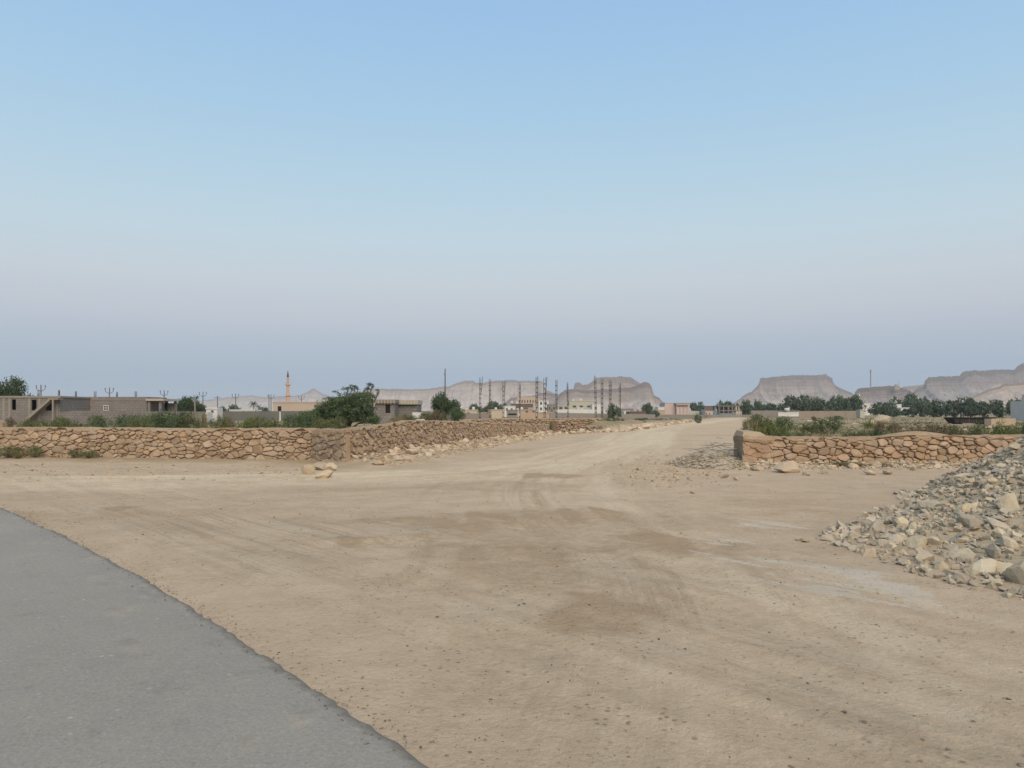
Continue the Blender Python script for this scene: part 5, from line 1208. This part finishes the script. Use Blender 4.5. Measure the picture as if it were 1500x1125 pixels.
def skeleton():
    Y = 330; root = thing('concrete_skeleton', 'unfinished concrete skeleton with bare columns and two floor slabs', 'building', (X(1068,Y),Y,0), v)
    for z0, px0, px1 in ((594.2,1051,1087),(601,1053,1087)):
        mb = MB(); mb.box(X(px0,Y), X(px1,Y), Y, Y+10, Z(z0,Y)-.35, Z(z0,Y)); mb.build('floor_slab', M['concrete'], root)
    for px in (1053.5,1060,1067,1073,1079,1082.5,1086):
        for yy in (Y+.1, Y+9.4):
            mb = MB(); mb.box(X(px,Y)-.2, X(px,Y)+.2, yy, yy+.4, -.1, Z(594.2,Y)-.351); mb.build('column', M['concrete' if px < 1078 else 'cream'], root)
    mb = MB(); mb.box(X(1055,Y), X(1079,Y), Y+.12, Y+.3, -.1, Z(605.2,Y)); mb.build('infill_wall', M['bluegrey'], root)
skeleton()
block_wall('long grey wall across the end of the dirt track', [(X(955,290),290),(X(1090,282),282),(X(1171,276),276)], [Z(607.2,290),Z(607.6,282),Z(606.5,276)], 'greywall', cols=0)
block_wall('upper grey yard wall below the tree belt', [(X(1098,300),300),(X(1171,298),298)], [Z(601.3,300),Z(601.6,298)], 'greywall', cols=5)
block_wall('beige block wall right of the white banner', [(X(1171.5,268),268),(X(1258,262),262)], [Z(602.2,268),Z(601.8,262)], 'dull', cols=5)
# white banner panel with a faint line of red marks
root = thing('banner_panel', 'long white banner panel with a faint line of lettering at the end of the track', 'banner', (X(1155,250),250,0)); mb = MB(); mb.box(X(1140,250),X(1170,250),249.9,250,Z(610,250),Z(604,250)); mb.build('panel', M['white'], root)
for px in (1141,1155,1169):
    mb = MB(); mb.tube([(X(px,250),250.1,-.1),(X(px,250),250.1,Z(604.3,250))],.06,6); mb.build('post', M['pole'], root)
mb = MB(); rg = random.Random(4); px = 1141.5
while px < 1166: 
    w_ = rg.uniform(.5,1.6); mb.box(X(px,250),X(px+w_,250),249.885,249.897,Z(606.6,250),Z(605.6-rg.uniform(0,.4),250)); px += w_+rg.uniform(.3,.8)
mb.build('faint_lettering', M['pink'], root)
root = thing('water_tank', 'white roof-style water tank on the upper grey wall', 'water tank', (X(1154,296),296,0)); mb = MB(); mb.lathe([(.9,Z(602,296)),(.9,Z(598.5,296)),(.5,Z(597.6,296))], X(1153,296), 296.4, 12); mb.build('tank', M['white'], root, True); mb = MB(); mb.box(X(1151,296),X(1157,296),295.7,297.2,0,Z(602,296)-.003); mb.build('plinth', M['greywall'], root); mb = MB(); mb.box(X(1155.2,296),X(1156.6,296),296,296.4,Z(602,296),Z(596.5,296)); mb.build('pipe_housing', M['white'], root)
house('grey flat building on the far slope behind the trees', 1182, 1200, 580.2, 900, 'greywall', 14, win=tuple((1184+4*k,1186+4*k,582,585) for k in range(4)), group=v)
house('white low house between the trees under the table mountain', 1191, 1197, 586.5, 420, 'white', 6, group=v)
house('white cottage roof showing at the foot of the table mountain', 1126, 1136, 596, 420, 'white', 6, group=v)
house('far white cottage left of the tree belt', 1101, 1108, 596.5, 440, 'white', 6, group=v)
house('white mosque hall below the little white minaret', 1254, 1274, 591, 560, 'white', 10, win=((1258,1261,593,596),(1265,1268,593,596)), group=v)
minaret('little plain white minaret among the far trees', 1258.6, 576, 592, 556, 1.0, 'white', False)
house('pale green pump hut in front of the tree belt', 1260, 1266.4, 600, 250, 'mint', 3, group=v, parapet=.15)
for a, b, t, Y, lb in ((1303,1311,594,420,'first white cottage in the trees below the domed hill'),(1313.5,1320.5,592,440,'second white cottage with a bright roof below the domed hill'),(1320,1334,597,380,'long pale cottage under the tall trees'),(1354,1362,588,520,'white cottage between the tall trees'),(1385,1392,590,430,'pale tower-like house between two tree crowns'),(1466,1472,591,400,'white cottage peeping through the right hand trees'),(1338,1346,581,700,'white house high on the slope behind the trees'),(1308,1316,584,800,'far pale house on the slope below the dome')):
    house(lb, a, b, t, Y, 'white', 6, group=v)
rg = random.Random(41)
for px, w_, t, Y, mt in ((704,9,597,390,'white'),(712,7,599,360,'cream'),(757,8,598,340,'white'),(774,8,597,360,'cream'),(783,6,595,420,'white'),(811,9,598,330,'white'),(826,7,600,320,'cream'),(845,10,597,350,'white'),(857,8,599,330,'cream'),(884,9,599,340,'white'),(893,7,601,300,'cream'),(914,9,602,300,'white'),(936,8,600,380,'cream'),(680,7,598,400,'white'),(660,8,600,380,'white')):
    house('plain low house in the tight village cluster below the pale ridge', px, px+w_, t, Y, mt, 7, win=((px+w_*.3, px+w_*.55, t+2, t+4.5),), group='small houses of the village cluster')
# white corner house on the right
house('plain white house at the right behind green shrubs', 1524, 1590, 587.0, 150, 'offwhite', 9, parapet=.3)
house('taller rear block of the plain white house', 1534, 1580, 576.5, 161, 'offwhite', 8, parapet=.3)
# dark steel skip
def skip():
    Y = 95; z0, z1 = Z(620,Y), Z(611.5,Y); z0 = max(z0, .3); root = thing('steel_skip', 'long dark steel skip with sloping ends in the scrub', 'skip', (X(1427,Y),Y,0))
    a0, a1, b0, b1 = X(1395,Y), X(1458,Y), X(1401,Y), X(1450,Y); mb = MB()
    mb.add([(b0,Y,z0),(b1,Y,z0),(b1,Y+1.8,z0),(b0,Y+1.8,z0),(a0,Y-.1,z1),(a1,Y-.1,z1),(a1,Y+2,z1),(a0,Y+2,z1),(a0+.15,Y,z1-.02),(a1-.15,Y,z1-.02),(a1-.15,Y+1.9,z1-.02),(a0+.15,Y+1.9,z1-.02),(b0+.1,Y+.1,z0+.1),(b1-.1,Y+.1,z0+.1),(b1-.1,Y+1.7,z0+.1),(b0+.1,Y+1.7,z0+.1)],
           [(0,3,2,1),(0,1,5,4),(1,2,6,5),(2,3,7,6),(3,0,4,7),(4,5,9,8),(5,6,10,9),(6,7,11,10),(7,4,8,11),(8,9,13,12),(9,10,14,13),(10,11,15,14),(11,8,12,15),(12,13,14,15)]); mb.build('tub', M['skip'], root)
    mb = MB(); mb.box(a0-.05,a1+.05,Y-.18,Y-.103,z1-.12,z1+.03); mb.build('rim', M['black'], root)
    for k in range(4):
        x = b0+(b1-b0)*(.1+.27*k); mb = MB(); mb.box(x-.06,x+.06,Y-.098,Y-.005,z0+.05,z1-.13); mb.build('rib', M['black' if k != 1 else 'rust'], root)
    for x in (b0+.6, b1-.6):
        mb = MB(); mb.box(x-.2,x+.2,Y+.1,Y+1.7,-.1,z0-.003); mb.build('skid', M['black'], root)
skip()
block_wall('pale concrete slab edge next to the dark steel skip', [(X(1452,90),90),(X(1488,92),92)], [Z(613.5,90),Z(613,92)], 'tan', .8)
# mast and small domed shrine on the hill
def mast():
    Y = 2380; x = X(1275.3,Y); zb = Z(569,Y); zt = Z(541,Y); root = thing('telecom_mast', 'lattice telecom mast on the dark hill', 'mast', (x,Y,zb-3)); mb = MB()
    for s, t in ((-1,-1),(1,-1),(1,1),(-1,1)): mb.tube([(x+s*1.5,Y+t*1.5,zb-6),(x+s*.75,Y+t*.75,zt-2)], .38, 5)
    for k in range(11):
        z = zb-3+(zt-zb)*k/11; w_ = 1.5-.75*k/11
        mb.tube([(x-w_,Y-w_,z),(x+w_,Y-w_,z+(zt-zb)/11)], .25, 4); mb.tube([(x+w_,Y-w_,z),(x-w_,Y-w_,z+(zt-zb)/11)], .25, 4)
    mb.build('lattice', M['greywall'], root)
    for s in (-1, 1):
        a = MB(); a.box(x+s*2.0-.5, x+s*2.0+.5, Y-.6, Y+.6, zt-9, zt-3); a.build('antenna', M['greywall'], root)
    a = MB(); a.tube([(x,Y,zt-3),(x+1.2,Y,zt+3)], .22, 5); a.build('top_rod', M['pole'], root)
mast()
Y = 2380; x = X(1313,Y); z = Z(567,Y); root = thing('domed_shrine', 'small domed building on the crest of the dark hill', 'building', (x,Y,z-6)); mb = MB(); mb.box(x-8,x+8,Y-6,Y+6,z-8,z+2); mb.build('wall', M['dull'], root); mb = MB(); mb.lathe([(6.5,z+2.003),(6,z+5),(4,z+8),(.3,z+9.5)],x,Y,14); mb.build('dome', M['dull'], root, True); mb = MB(); mb.tube([(x+8,Y,z),(x+8,Y,z+21)],.4,6); mb.build('flagpole', M['pole'], root)
# ------------------------------------------------------------------ the hazy air
def haze(density):
    mb = MB(); mb.box(-7600, 7600, -2900, 9500, -4, 268)
    m = bpy.data.materials.new('haze_air'); m.use_nodes = True; t = m.node_tree; t.nodes.clear()
    v = t.nodes.new('ShaderNodeVolumePrincipled'); o = t.nodes.new('ShaderNodeOutputMaterial'); t.links.new(v.outputs[0], o.inputs['Volume'])
    v.inputs['Density'].default_value = density; v.inputs['Color'].default_value = (.72, .80, .90, 1); v.inputs['Anisotropy'].default_value = 0.0
    h = mb.build('haze', m); h['kind'] = 'stuff'; h['label'] = 'pale evening haze lying over the plain'
haze(0.00011)
